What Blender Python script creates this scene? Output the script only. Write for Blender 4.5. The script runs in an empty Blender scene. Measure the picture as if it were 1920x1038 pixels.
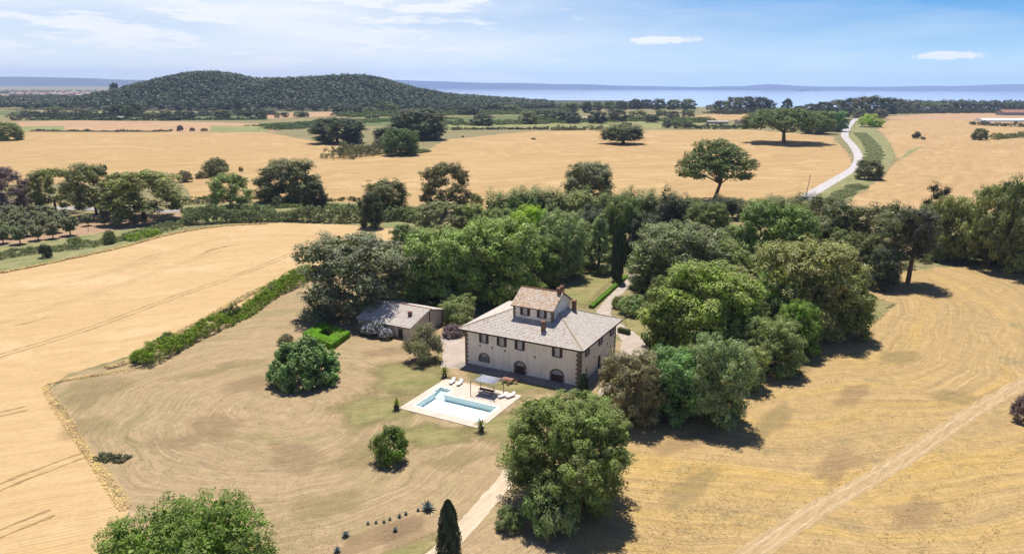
import bpy, math, random
import numpy as np
from mathutils import Vector, Matrix

S = bpy.context.scene
COL = S.collection
RNG = np.random.default_rng(7)
random.seed(7)

# ------------------------------------------------------------------ camera
CAM_H, FPX, YH, ROLL = 55.0, 1360.0, 158.0, 0.004      # metres, focal length / horizon row for a 1920 px wide frame
PITCH = -math.atan((519 - YH) / FPX)
_c, _s = math.cos(PITCH), math.sin(PITCH)
FWD = np.array([0, _c, _s]); _up = np.array([0, -_s, _c]); _rt = np.array([1.0, 0, 0])
RT = math.cos(ROLL) * _rt + math.sin(ROLL) * _up
UP = -math.sin(ROLL) * _rt + math.cos(ROLL) * _up
EYE = np.array([0, 0, CAM_H])
cam = bpy.data.cameras.new('camera'); camo = bpy.data.objects.new('camera', cam); COL.objects.link(camo)
cam.sensor_fit = 'HORIZONTAL'; cam.sensor_width = 36; cam.lens = 36 * FPX / 1920
cam.clip_start = 0.5; cam.clip_end = 60000
camo.matrix_world = Matrix([[RT[i], UP[i], -FWD[i], EYE[i]] for i in range(3)] + [[0, 0, 0, 1]])
S.camera = camo

def G(px, py, z=0.0):
    """point at height z on the ground where the photograph shows (px, py)"""
    d = FWD * FPX + RT * (px - 960) - UP * (py - 519)
    t = (z - CAM_H) / d[2]
    return np.array([d[0] * t, d[1] * t, z])

def proj(p):
    q = np.asarray(p) - EYE; d = q @ FWD
    return 960 + FPX * (q @ RT) / d, 519 - FPX * (q @ UP) / d, d

# ------------------------------------------------------------------ world, sun, exposure
SUN_EL = math.radians(66)
sun_to = Vector((-0.10, math.sqrt(1 - 0.01), 0)) * math.cos(SUN_EL) + Vector((0, 0, math.sin(SUN_EL)))
sl = bpy.data.lights.new('sun', 'SUN'); so = bpy.data.objects.new('sun', sl); COL.objects.link(so)
sl.energy = 5.0; sl.angle = math.radians(0.53); sl.color = (1.0, 0.95, 0.87)
so.location = (0, 0, 400); so.rotation_euler = (-sun_to).to_track_quat('-Z', 'Y').to_euler()

S.view_settings.view_transform = 'Standard'; S.view_settings.look = 'None'
S.view_settings.gamma = 1.0; S.view_settings.use_curve_mapping = False
S.view_settings.exposure = 0.42
S.render.engine = 'CYCLES'
S.cycles.use_denoising = True
S.cycles.max_bounces = 8; S.cycles.diffuse_bounces = 3; S.cycles.glossy_bounces = 3
S.cycles.transparent_max_bounces = 48; S.cycles.volume_bounces = 1
S.cycles.caustics_reflective = False; S.cycles.caustics_refractive = False

def nd(nt, typ, ins=None, **props):
    n = nt.nodes.new(typ)
    for k, v in props.items(): setattr(n, k, v)
    for k, v in (ins or {}).items():
        s = n.inputs[k]
        if isinstance(v, bpy.types.NodeSocket): nt.links.new(v, s)
        else: s.default_value = v
    return n

def mth(nt, op, a, b=0.0, clamp=False):
    return nd(nt, 'ShaderNodeMath', {0: a, 1: b}, operation=op, use_clamp=clamp).outputs[0]

def mixc(nt, fac, a, b, mode='MIX'):
    n = nt.nodes.new('ShaderNodeMix'); n.data_type = 'RGBA'; n.blend_type = mode
    for k, v in ((0, fac), (6, a), (7, b)):
        if isinstance(v, bpy.types.NodeSocket): nt.links.new(v, n.inputs[k])
        else: n.inputs[k].default_value = (tuple(v) + (1,))[:4] if k else v
    return n.outputs[2]

def rng_map(nt, v, a, b, c=0.0, d=1.0, smooth=False):
    n = nd(nt, 'ShaderNodeMapRange', {0: v, 1: a, 2: b, 3: c, 4: d})
    if smooth: n.interpolation_type = 'SMOOTHSTEP'
    return n.outputs[0]

def noise(nt, vec, scale, detail=3.0, rough=0.55, out=0):
    return nd(nt, 'ShaderNodeTexNoise', {'Vector': vec, 'Scale': scale, 'Detail': detail, 'Roughness': rough}).outputs[out]

world = bpy.data.worlds.new('World'); S.world = world; world.use_nodes = True
wt = world.node_tree; wt.nodes.clear()
sky = nd(wt, 'ShaderNodeTexSky', sky_type='NISHITA', sun_disc=False, sun_elevation=SUN_EL, sun_rotation=math.radians(-6),
         altitude=300, air_density=1.0, dust_density=0.6, ozone_density=2.0)
tc = nd(wt, 'ShaderNodeTexCoord')
dirv = tc.outputs['Generated']
sep = nd(wt, 'ShaderNodeSeparateXYZ', {0: dirv})
dx, dy, dz = sep.outputs
# thin cirrus veil: thick towards the left (west) half of the sky, clear towards the right
stretch = nd(wt, 'ShaderNodeMapping', {'Vector': dirv, 'Scale': (2.2, 2.2, 15.0)}).outputs[0]
cn = noise(wt, stretch, 1.7, 6, 0.58)
cn2 = noise(wt, stretch, 4.5, 7, 0.6)
side = rng_map(wt, dx, -0.30, 0.60, 1.0, 0.0, True)
veil = mth(wt, 'ADD', mth(wt, 'MULTIPLY', side, 0.80), mth(wt, 'MULTIPLY', mth(wt, 'SUBTRACT', cn, 0.5), 1.1), True)
streak = rng_map(wt, mth(wt, 'ADD', mth(wt, 'MULTIPLY', cn2, 0.7), mth(wt, 'MULTIPLY', side, 0.25)), 0.46, 0.66, 0.0, 1.0, True)
veil = mth(wt, 'MAXIMUM', veil, mth(wt, 'MULTIPLY', streak, mth(wt, 'MULTIPLY', side, 1.35, True)), True)
def puff(px, py, wx, wy):
    d = FWD * FPX + RT * (px - 960) - UP * (py - 519); d = d / np.linalg.norm(d)
    ax = mth(wt, 'DIVIDE', mth(wt, 'SUBTRACT', dx, float(d[0])), wx)
    az = mth(wt, 'DIVIDE', mth(wt, 'SUBTRACT', dz, float(d[2])), wy)
    r = mth(wt, 'SQRT', mth(wt, 'ADD', mth(wt, 'MULTIPLY', ax, ax), mth(wt, 'MULTIPLY', az, az)))
    n = noise(wt, dirv, 46.0, 5, 0.6)
    r = mth(wt, 'ADD', r, mth(wt, 'MULTIPLY', mth(wt, 'SUBTRACT', n, 0.5), 1.6))
    f = rng_map(wt, r, 0.55, 1.0, 0.9, 0.0, True)
    return mth(wt, 'MULTIPLY', f, rng_map(wt, dy, 0.0, 0.2))
cloud = mth(wt, 'MAXIMUM', puff(1245, 75, 0.052, 0.0058), puff(1770, 104, 0.036, 0.0055))
skyc = mixc(wt, 1.0, sky.outputs[0], (0.70, 0.88, 1.42), 'MULTIPLY')
clear = mixc(wt, rng_map(wt, dz, 0.0, 0.115, 0.0, 1.0, True), (8.6, 12.8, 15.2), (1.4, 6.0, 13.0))     # clear air paling towards the horizon
hor = mixc(wt, mth(wt, 'MULTIPLY', veil, 0.96), clear, (15.0, 15.4, 15.9))
hor = mixc(wt, cloud, hor, (15.4, 15.6, 15.8))
skyc = mixc(wt, rng_map(wt, dz, 0.12, 0.50, 1.0, 0.0, True), skyc, hor)
bg = nd(wt, 'ShaderNodeBackground', {'Color': skyc, 'Strength': 0.05})
wo = nd(wt, 'ShaderNodeOutputWorld'); wt.links.new(bg.outputs[0], wo.inputs[0])

# ------------------------------------------------------------------ mesh helpers
def link(o, parent=None):
    COL.objects.link(o)
    if parent: o.parent = parent
    return o

def mesh_obj(name, V, F, mat, parent=None, attr=None, smooth=False, mats=None, fm=None):
    me = make_mesh(name, V, F, mat, attr, smooth, mats, fm)
    return link(bpy.data.objects.new(name, me), parent)

def make_mesh(name, V, F, mat, attr=None, smooth=False, mats=None, fm=None):
    me = bpy.data.meshes.new(name)
    if isinstance(F, np.ndarray):
        V = np.ascontiguousarray(V, dtype=np.float32); F = np.ascontiguousarray(F, dtype=np.int32)
        k = F.shape[1]
        me.vertices.add(len(V)); me.vertices.foreach_set('co', V.ravel())
        me.loops.add(F.size); me.loops.foreach_set('vertex_index', F.ravel())
        me.polygons.add(len(F)); me.polygons.foreach_set('loop_start', np.arange(0, F.size, k, dtype=np.int32))
        if attr is not None:
            a = me.attributes.new('tint', 'FLOAT', 'FACE'); a.data.foreach_set('value', np.asarray(attr, dtype=np.float32))
        if fm is not None: me.polygons.foreach_set('material_index', np.asarray(fm, dtype=np.int32))
        me.update(calc_edges=True)
    else:
        me.from_pydata([tuple(map(float, v)) for v in V], [], F); me.update()
        if attr is not None:
            a = me.attributes.new('tint', 'FLOAT', 'FACE'); a.data.foreach_set('value', np.asarray(attr, dtype=np.float32))
    if smooth: me.polygons.foreach_set('use_smooth', [True] * len(me.polygons))
    for m in (mats or [mat]): me.materials.append(m)
    return me

class MB:
    """collects boxes, tubes and faces into one mesh"""
    def __init__(s): s.v = []; s.f = []
    def add(s, V, F):
        o = len(s.v); s.v += [tuple(map(float, p)) for p in V]; s.f += [tuple(i + o for i in f) for f in F]; return s
    def box(s, x0, x1, y0, y1, z0, z1):
        return s.add([(x0,y0,z0),(x1,y0,z0),(x1,y1,z0),(x0,y1,z0),(x0,y0,z1),(x1,y0,z1),(x1,y1,z1),(x0,y1,z1)],
                     [(3,2,1,0),(4,5,6,7),(0,1,5,4),(1,2,6,5),(2,3,7,6),(3,0,4,7)])
    def bar(s, a, b, w, h=None, up=(0, 0, 1)):
        a = np.array(a, float); b = np.array(b, float); d = b - a; d /= np.linalg.norm(d)
        u = np.array(up, float)
        if abs(d @ u) > .95: u = np.array([0, 1.0, 0])
        sx = np.cross(d, u); sx /= np.linalg.norm(sx); sz = np.cross(sx, d); h = h or w
        P = [p + sx * i * w / 2 + sz * j * h / 2 for p in (a, b) for i, j in ((-1,-1),(1,-1),(1,1),(-1,1))]
        return s.add(P, [(0,1,2,3),(7,6,5,4),(0,4,5,1),(1,5,6,2),(2,6,7,3),(3,7,4,0)])
    def tube(s, pts, rad, n=7):
        pts = [np.array(p, float) for p in pts]; o = len(s.v); m = len(pts)
        for i, p in enumerate(pts):
            d = pts[min(i + 1, m - 1)] - pts[max(i - 1, 0)]; d /= np.linalg.norm(d) + 1e-9
            u = np.array([0.3, 0.9, 0.1]); a = np.cross(d, u); a /= np.linalg.norm(a); b = np.cross(d, a)
            for k in range(n):
                t = 2 * math.pi * k / n; s.v.append(tuple(p + (a * math.cos(t) + b * math.sin(t)) * rad[i]))
        for i in range(m - 1):
            for k in range(n):
                k2 = (k + 1) % n; s.f.append((o + i*n + k, o + i*n + k2, o + (i+1)*n + k2, o + (i+1)*n + k))
        s.f.append(tuple(o + (m-1)*n + k for k in range(n)))
        return s
    def build(s, name, mat, parent=None, smooth=False):
        return mesh_obj(name, s.v, s.f, mat, parent, smooth=smooth)

def tag(o, label=None, cat=None, group=None, kind=None):
    if label: o['label'] = label
    if cat: o['category'] = cat
    if group: o['group'] = group
    if kind: o['kind'] = kind
    return o

def empty(name, loc=(0, 0, 0), rz=0.0):
    o = bpy.data.objects.new(name, None); o.empty_display_size = 0.5
    o.location = tuple(map(float, loc)); o.rotation_euler = (0, 0, rz); return link(o)

def copy_tree(o, parent=None):
    kids = [c for c in COL.objects if c.parent is o]
    c = o.copy(); link(c, parent)
    for k in kids: copy_tree(k, c)
    return c

# ------------------------------------------------------------------ materials
def new_mat(name):
    m = bpy.data.materials.new(name); m.use_nodes = True; nt = m.node_tree; nt.nodes.clear()
    out = nd(nt, 'ShaderNodeOutputMaterial'); return m, nt, out

def plain(name, col, rough=0.8, var=0.15, scale=3.0, bump=0.15, spec=0.3, metal=0.0, col2=None):
    m, nt, out = new_mat(name)
    pos = nd(nt, 'ShaderNodeTexCoord').outputs['Object']
    n = noise(nt, pos, scale, 5, 0.6)
    c2 = col2 or tuple(x * (1 - 2 * var) for x in col)
    c = mixc(nt, rng_map(nt, n, 0.3, 0.7), col, c2)
    b = nd(nt, 'ShaderNodeBump', {'Height': n, 'Strength': bump, 'Distance': 0.05})
    p = nd(nt, 'ShaderNodeBsdfPrincipled', {'Base Color': c, 'Roughness': rough, 'Specular IOR Level': spec, 'Metallic': metal, 'Normal': b.outputs[0]})
    nt.links.new(p.outputs[0], out.inputs[0]); return m

def leaf_mat(name='foliage', trans=0.13, gloss=0.42):
    m, nt, out = new_mat(name)
    oi = nd(nt, 'ShaderNodeObjectInfo')
    at = nd(nt, 'ShaderNodeAttribute', attribute_name='tint')
    pos = nd(nt, 'ShaderNodeTexCoord').outputs['Object']
    n = noise(nt, pos, 0.55, 3)
    c = mixc(nt, 1.0, oi.outputs['Color'], at.outputs['Fac'], 'MULTIPLY')
    hs = nd(nt, 'ShaderNodeHueSaturation', {'Hue': rng_map(nt, n, 0.3, 0.7, 0.475, 0.522), 'Saturation': rng_map(nt, n, 0.3, 0.7, 0.98, 1.22),
            'Value': rng_map(nt, n, 0.3, 0.7, 0.85, 1.3), 'Color': c})
    p = nd(nt, 'ShaderNodeBsdfPrincipled', {'Base Color': hs.outputs[0], 'Roughness': gloss + 0.15, 'Specular IOR Level': 0.18})
    t = nd(nt, 'ShaderNodeBsdfTranslucent', {'Color': mixc(nt, 1.0, hs.outputs[0], (1.15, 1.25, 0.55), 'MULTIPLY')})
    mx = nd(nt, 'ShaderNodeMixShader', {0: trans, 1: p.outputs[0], 2: t.outputs[0]})
    nt.links.new(mx.outputs[0], out.inputs[0]); return m

LEAF = leaf_mat()
BARK = plain('bark', (0.14, 0.105, 0.08), 0.9, 0.25, 6, 0.5, 0.1)
PBARK = plain('pine_bark', (0.20, 0.12, 0.08), 0.9, 0.25, 6, 0.5, 0.1)

def field_mat(name, c1, c2, c3, ang=0.0, long=30.0, short=1.5, warp=12.0, wlen=40.0, patch=25.0, fine=1.6, fine_amt=0.30,
              streak=(0.35, 0.65), center=None, soft=False, rows=0.0, rowlen=0.5, bump=0.4, s2=0.35, c4=None, patchw=(0.48, 0.68)):
    m, nt, out = new_mat(name)
    pos = nd(nt, 'ShaderNodeNewGeometry').outputs['Position']
    w = noise(nt, pos, 1.0 / wlen, 2, 0.5, 1)
    w = nd(nt, 'ShaderNodeVectorMath', {0: w, 1: (0.5, 0.5, 0.5)}, operation='SUBTRACT').outputs[0]
    w = nd(nt, 'ShaderNodeVectorMath', {0: w, 'Scale': 2 * warp}, operation='SCALE').outputs[0]
    wp = nd(nt, 'ShaderNodeVectorMath', {0: pos, 1: w}, operation='ADD').outputs[0]
    if center is not None:
        d = nd(nt, 'ShaderNodeVectorMath', {0: wp, 1: (float(center[0]), float(center[1]), 0)}, operation='SUBTRACT').outputs[0]
        s = nd(nt, 'ShaderNodeSeparateXYZ', {0: d})
        r = mth(nt, 'SQRT', mth(nt, 'ADD', mth(nt, 'MULTIPLY', s.outputs[0], s.outputs[0]), mth(nt, 'MULTIPLY', s.outputs[1], s.outputs[1])))
        th = mth(nt, 'ARCTAN2', mth(nt, 'ABSOLUTE', s.outputs[0]), s.outputs[1])
        sv = nd(nt, 'ShaderNodeCombineXYZ', {0: mth(nt, 'MULTIPLY', th, 18.0 / long), 1: mth(nt, 'DIVIDE', r, short)}).outputs[0]
    else:
        sv = nd(nt, 'ShaderNodeMapping', {'Vector': wp, 'Rotation': (0, 0, -ang)}).outputs[0]
        sv = nd(nt, 'ShaderNodeVectorMath', {0: sv, 1: (1.0 / long, 1.0 / short, 1)}, operation='MULTIPLY').outputs[0]
    st = noise(nt, sv, 1.0, 7, 0.74)
    pv = nd(nt, 'ShaderNodeVectorMath', {0: sv, 1: (long / (patch * 1.6), short / (patch * 0.5), 1)}, operation='MULTIPLY').outputs[0]
    pt = noise(nt, pv, 1.0, 7, 0.7)
    fn = noise(nt, pos, fine, 5, 0.7)
    fn2 = noise(nt, pos, fine * 0.22, 4, 0.65)
    c = mixc(nt, rng_map(nt, st, streak[0], streak[1]), c1, c2)
    c = mixc(nt, rng_map(nt, pt, patchw[0], patchw[1], 0, 0.85, True), c, c3)
    if c4 is not None:
        p4 = noise(nt, nd(nt, 'ShaderNodeVectorMath', {0: wp, 1: (311.0, 77.0, 0)}, operation='ADD').outputs[0], 1.7 / patch, 7, 0.72)
        c = mixc(nt, rng_map(nt, p4, 0.55, 0.70, 0, 0.8, True), c, c4)
    v = mth(nt, 'ADD', mth(nt, 'MULTIPLY', mth(nt, 'SUBTRACT', fn, 0.5), fine_amt * 2.4), mth(nt, 'MULTIPLY', mth(nt, 'SUBTRACT', fn2, 0.5), fine_amt * 1.4))
    sv2 = nd(nt, 'ShaderNodeVectorMath', {0: sv, 1: (long / 5.0, short / 0.42, 1)}, operation='MULTIPLY').outputs[0]
    st2 = noise(nt, sv2, 1.0, 5, 0.65)
    v = mth(nt, 'ADD', v, mth(nt, 'MULTIPLY', mth(nt, 'SUBTRACT', st2, 0.5), s2 * 2.6))
    v = mth(nt, 'ADD', v, 1.0)
    if rows:
        rv = nd(nt, 'ShaderNodeMapping', {'Vector': pos, 'Rotation': (0, 0, -ang)}).outputs[0]
        ry = nd(nt, 'ShaderNodeSeparateXYZ', {0: rv}).outputs[1]
        wv = mth(nt, 'SINE', mth(nt, 'MULTIPLY', ry, 2 * math.pi / rowlen))
        v = mth(nt, 'ADD', v, mth(nt, 'MULTIPLY', wv, rows))
    cc = nd(nt, 'ShaderNodeVectorMath', {0: c, 'Scale': v}, operation='SCALE').outputs[0]
    h = mth(nt, 'ADD', mth(nt, 'MULTIPLY', fn, 0.6), mth(nt, 'MULTIPLY', st, 0.5))
    b = nd(nt, 'ShaderNodeBump', {'Height': h, 'Strength': bump, 'Distance': 0.35})
    p = nd(nt, 'ShaderNodeBsdfPrincipled', {'Base Color': cc, 'Roughness': 0.95, 'Specular IOR Level': 0.08, 'Normal': b.outputs[0]})
    if soft:
        e = nd(nt, 'ShaderNodeAttribute', attribute_name='edge').outputs['Fac']
        sn = mth(nt, 'ADD', mth(nt, 'MULTIPLY', noise(nt, pos, 0.16, 7, 0.72), 1.3), mth(nt, 'MULTIPLY', fn, 0.35))
        a = rng_map(nt, mth(nt, 'SUBTRACT', mth(nt, 'MULTIPLY', e, 1.5), sn), -0.36, 0.30, 0.0, soft, True)
        tr = nd(nt, 'ShaderNodeBsdfTransparent'); mx = nd(nt, 'ShaderNodeMixShader', {0: a, 1: tr.outputs[0], 2: p.outputs[0]})
        nt.links.new(mx.outputs[0], out.inputs[0]); return m
    nt.links.new(p.outputs[0], out.inputs[0]); return m

# ------------------------------------------------------------------ terrain
def sstep(a, b, x):
    t = np.clip((x - a) / (b - a), 0, 1); return t * t * (3 - 2 * t)

def ground_z(x, y):
    x = np.asarray(x, float); y = np.asarray(y, float)
    r = np.hypot(x, y)
    az = x / np.maximum(np.abs(y), 1.0)
    m = sstep(-0.36, -0.10, az)
    z = -50.0 * sstep(1900, 3300, r) * m - 22.0 * sstep(3300, 6500, r) * (1 - m)
    return np.where(y > 0, z, 0.0)

HILL_Y = 1900.0
_hp = np.array([(60,204),(130,200),(200,188),(250,178),(300,163),(345,145),(390,138),(430,141),(470,149),(500,153),(530,150),(560,147),(640,145),(690,147),(730,155),(770,165),(850,179),(900,183),(960,187),(1050,193),(1150,202)], float)
_hx = (_hp[:, 0] - 960) / FPX * HILL_Y
_hz = CAM_H + ((YH + (_hp[:, 0] - 960) * 0.004) - _hp[:, 1]) / FPX * HILL_Y - 9.0
def hill_z(x, y):
    rz = np.interp(x, _hx, _hz, left=-3, right=-3)
    rz = np.maximum(rz, -3) + 3
    t = (y - HILL_Y)
    b = np.where(t < 0, np.cos(np.clip(t / 430.0, -1, 0) * math.pi / 2) ** 1.35, np.cos(np.clip(t / 900.0, 0, 1) * math.pi / 2) ** 2)
    w = 2.6 * np.sin(x / 61.0 + y / 97.0) + 1.8 * np.sin(x / 37.0 - y / 51.0)
    return rz * b + w * sstep(8, 30, rz * b) - 3 * (1 - sstep(0.0, 0.15, b)) - 0.6

def build_ground():
    ang = np.concatenate([np.radians(np.arange(-56, 56.01, 0.7)), np.radians(np.arange(62, 304, 7))])
    rad = np.concatenate([[6], np.geomspace(15, 1400, 40), np.linspace(1450, 3000, 42), np.geomspace(3150, 18800, 30)])
    A, R = np.meshgrid(ang, rad); X = R * np.sin(A); Y = R * np.cos(A); Z = ground_z(X, Y)
    nr, na = X.shape
    V = np.stack([X, Y, Z], -1).reshape(-1, 3)
    V = np.vstack([V, [[0, 0, 0]]])
    I = np.arange(nr * na).reshape(nr, na); J = np.roll(I, -1, 1)
    F = [tuple(q) for q in np.stack([I[:-1], I[1:], J[1:], J[:-1]], -1).reshape(-1, 4)[:, ::-1].tolist()]
    F += [(nr * na, int(I[0, k]), int(J[0, k]))[::-1] for k in range(na)]
    m = field_mat('dry_grassland', (0.27, 0.215, 0.11), (0.19, 0.17, 0.08), (0.12, 0.135, 0.055), 0.3, 60, 6, 20, 90, 70, 0.9, 0.3)
    return tag(mesh_obj('ground', V, F, m), kind='structure')
build_ground()

def densify(P, step, closed=True, smooth=False):
    P = [np.asarray(p, float)[:2] for p in P]; out = []
    n = len(P)
    for i in range(n if closed else n - 1):
        a, b = P[i], P[(i + 1) % n]
        if smooth:
            p0 = P[(i - 1) % n] if closed or i > 0 else a
            p3 = P[(i + 2) % n] if closed or i + 2 < n else b
        k = int(min(200, max(1, np.linalg.norm(b - a) / step)))
        for j in range(k):
            t = j / k
            if smooth:
                q = 0.5 * ((2 * a) + (-p0 + b) * t + (2 * p0 - 5 * a + 4 * b - p3) * t * t + (-p0 + 3 * a - 3 * b + p3) * t ** 3)
            else: q = a + (b - a) * t
            out.append(q)
    if not closed: out.append(P[-1])
    return np.array(out)

def sheet(name, px, mat, z, step=2.0, jit=0.35, smooth=False, kind='structure', world=False, soft=0.0):
    P = px if world else [G(*p) for p in px]
    Q = densify(P, step, True, smooth)
    r = np.random.default_rng(len(name) * 31 + len(Q))
    dist = np.linalg.norm(Q, axis=1)
    Q = Q + r.normal(0, 1, Q.shape) * (jit * np.clip(dist / 150, 0.6, 6))[:, None]
    V = np.column_stack([Q, np.full(len(Q), z)])
    area = 0.5 * np.sum(Q[:, 0] * np.roll(Q[:, 1], -1) - Q[:, 1] * np.roll(Q[:, 0], -1))
    idx = tuple(range(len(Q))); idx = idx if area > 0 else idx[::-1]
    if soft:
        c = Q.mean(0); In = c + (Q - c) * (1 - soft); n = len(Q); V = np.vstack([V, np.column_stack([In, np.full(n, z)])])
        F = [(i, (i + 1) % n, n + (i + 1) % n, n + i) for i in range(n)] + [tuple(range(n, 2 * n))]
        if area < 0: F = [f[::-1] for f in F]
        o = mesh_obj(name, V, F, mat); a = o.data.attributes.new('edge', 'FLOAT', 'POINT'); a.data.foreach_set('value', np.concatenate([np.zeros(n), np.ones(n)]).astype(np.float32)); return tag(o, kind=kind)
    return tag(mesh_obj(name, V, [idx], mat), kind=kind)

def ribbon(name, px, width, mat, z, step=2.0, jit=0.06, world=False, kind='structure', crown=0.0):
    P = px if world else [G(p[0], p[1]) for p in px]
    Q = densify(P, step, False, True)
    T = np.gradient(Q, axis=0); T /= np.linalg.norm(T, axis=1)[:, None] + 1e-9
    N = np.column_stack([-T[:, 1], T[:, 0]])
    wd = np.interp(np.linspace(0, 1, len(Q)), np.linspace(0, 1, len(width)), width) if hasattr(width, '__len__') else np.full(len(Q), width)
    r = np.random.default_rng(len(Q) * 7 + len(name))
    L = Q + N * (wd / 2 + r.normal(0, jit, len(Q)) * wd)[:, None]; Rr = Q - N * (wd / 2 + r.normal(0, jit, len(Q)) * wd)[:, None]
    n = len(Q)
    V = np.vstack([np.column_stack([L, np.full(n, z)]), np.column_stack([Q, np.full(n, z + crown)]), np.column_stack([Rr, np.full(n, z)])])
    F = [(i, i + n, i + n + 1, i + 1) for i in range(n - 1)] + [(i + n, i + 2 * n, i + 2 * n + 1, i + n + 1) for i in range(n - 1)]
    return tag(mesh_obj(name, V, F, mat), kind=kind)

# ---- fields
WHEAT = field_mat('ripe_wheat', (0.505, 0.355, 0.182), (0.425, 0.285, 0.135), (0.53, 0.38, 0.205), math.radians(24), 60, 2.2, 5, 60, 35, 1.4, 0.18, (0.3, 0.7), rows=0.06, rowlen=0.75, bump=0.3, s2=0.16)
FARW = field_mat('far_wheat', (0.45, 0.305, 0.142), (0.32, 0.208, 0.092), (0.48, 0.335, 0.165), math.radians(20), 170, 5.0, 14, 160, 90, 0.4, 0.16, (0.36, 0.66), bump=0.3, s2=0.15)
FARW2 = field_mat('far_wheat_reddish', (0.44, 0.295, 0.142), (0.32, 0.205, 0.095), (0.475, 0.33, 0.165), math.radians(55), 130, 5.0, 12, 120, 70, 0.4, 0.16, (0.36, 0.66), bump=0.3, s2=0.15)
LAWN_C = G(520, 770)
LAWN = field_mat('mown_dry_lawn', (0.41, 0.30, 0.165), (0.235, 0.17, 0.098), (0.235, 0.198, 0.09), 0, 22, 1.0, 4.5, 20, 15, 2.4, 0.42, (0.24, 0.80), center=LAWN_C, bump=0.22, c4=(0.40, 0.275, 0.165))
HAY = field_mat('mown_hay', (0.44, 0.305, 0.135), (0.27, 0.185, 0.09), (0.42, 0.28, 0.09), 0, 40, 2.2, 7.0, 34, 14, 2.2, 0.5, (0.24, 0.80), center=G(1270, 540), bump=0.22, c4=(0.24, 0.195, 0.10))
GRASS = field_mat('short_green_grass', (0.215, 0.20, 0.075), (0.30, 0.245, 0.115), (0.16, 0.175, 0.055), 0.4, 6, 1.2, 1, 8, 6, 2.0, 0.35, bump=0.3, soft=0.95)
OLIVEG = field_mat('olive_grass', (0.27, 0.225, 0.10), (0.33, 0.26, 0.13), (0.21, 0.19, 0.085), 0.4, 6, 1.2, 1, 8, 6, 2.0, 0.35, bump=0.3, soft=0.34)
PINKG = field_mat('bleached_grass', (0.52, 0.385, 0.27), (0.45, 0.33, 0.23), (0.55, 0.42, 0.30), 0.4, 6, 1.2, 1, 8, 6, 2.0, 0.3, bump=0.3, soft=0.65)
BROWNG = field_mat('brown_dry_grass', (0.30, 0.20, 0.115), (0.36, 0.25, 0.14), (0.26, 0.18, 0.11), 0.4, 6, 1.2, 1, 8, 6, 2.0, 0.4, bump=0.3, soft=0.34)
VERGE = field_mat('verge_grass', (0.20, 0.205, 0.085), (0.28, 0.25, 0.12), (0.13, 0.16, 0.055), 0.8, 10, 2, 2, 12, 9, 1.2, 0.4, bump=0.6)
CROP = field_mat('green_crop', (0.10, 0.13, 0.05), (0.15, 0.165, 0.065), (0.08, 0.11, 0.045), 0.1, 200, 5, 4, 90, 60, 0.25, 0.25, bump=0.5)
PALEG = field_mat('pale_green_pasture', (0.20, 0.21, 0.085), (0.28, 0.255, 0.11), (0.14, 0.165, 0.065), 0.1, 150, 8, 8, 90, 60, 0.25, 0.25, bump=0.5)
SOIL = field_mat('bare_soil', (0.36, 0.245, 0.155), (0.30, 0.20, 0.125), (0.42, 0.29, 0.17), 0.6, 8, 1.0, 1, 8, 5, 2.2, 0.35, bump=0.6)
GRAVEL = field_mat('pale_gravel', (0.43, 0.36, 0.30), (0.36, 0.295, 0.24), (0.47, 0.40, 0.335), 0.6, 8, 0.7, 0.6, 5, 4, 3.0, 0.22, bump=0.35)
DUST = field_mat('dusty_track', (0.43, 0.31, 0.165), (0.35, 0.245, 0.125), (0.46, 0.335, 0.185), math.radians(45), 14, 0.5, 0.8, 6, 6, 2.6, 0.25, bump=0.4)
PATHM = field_mat('pale_path', (0.56, 0.45, 0.32), (0.48, 0.38, 0.26), (0.60, 0.49, 0.36), 0.9, 8, 0.5, 0.6, 5, 4, 2.6, 0.22, bump=0.3)
TRAM = field_mat('wheel_rut', (0.33, 0.215, 0.10), (0.27, 0.17, 0.08), (0.38, 0.25, 0.12), 0, 4, 0.6, 0.6, 4, 5, 2.0, 0.3, bump=0.5)
ASPH = field_mat('pale_asphalt', (0.47, 0.435, 0.42), (0.41, 0.38, 0.365), (0.50, 0.46, 0.44), 1.2, 30, 1.0, 0.5, 10, 12, 1.0, 0.10, bump=0.1)
GREYROAD = field_mat('grey_asphalt', (0.33, 0.32, 0.33), (0.29, 0.28, 0.29), (0.37, 0.36, 0.36), 0, 30, 1.0, 0.5, 10, 12, 1.0, 0.10, bump=0.1)
BROWNF = field_mat('brown_plough', (0.36, 0.22, 0.13), (0.45, 0.30, 0.17), (0.31, 0.20, 0.11), 0.1, 120, 6, 4, 80, 60, 0.25, 0.2, bump=0.4)

sheet('near_wheat_field', [(-900,560),(-300,540),(0,512),(100,492),(230,464),(330,437),(420,423),(520,418),(650,421),(775,433),(742,447),(640,478),(572,512),(470,565),(350,622),(240,668),(130,700),(88,728),(130,790),(165,850),(205,905),(240,960),(215,1038),(170,1160),(-200,1500),(-900,1300)], WHEAT, 0.008, 1.5, 0.25)
sheet('mown_lawn', [(572,518),(640,500),(760,560),(900,600),(1010,640),(1230,640),(1240,720),(1130,800),(1080,960),(1040,1160),(560,1400),(200,1500),(215,1038),(244,960),(210,905),(168,850),(135,790),(92,730),(140,702),(245,672),(350,628),(470,572)], LAWN, 0.014, 1.2, 0.15)
sheet('mown_hay_field', [(1640,520),(1760,500),(2060,505),(2500,560),(2700,900),(2100,1700),(1000,1600),(960,1200),(1010,1000),(1080,820),(1330,780),(1420,700),(1560,640),(1600,560)], HAY, 0.010, 1.5, 0.3)
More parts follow.
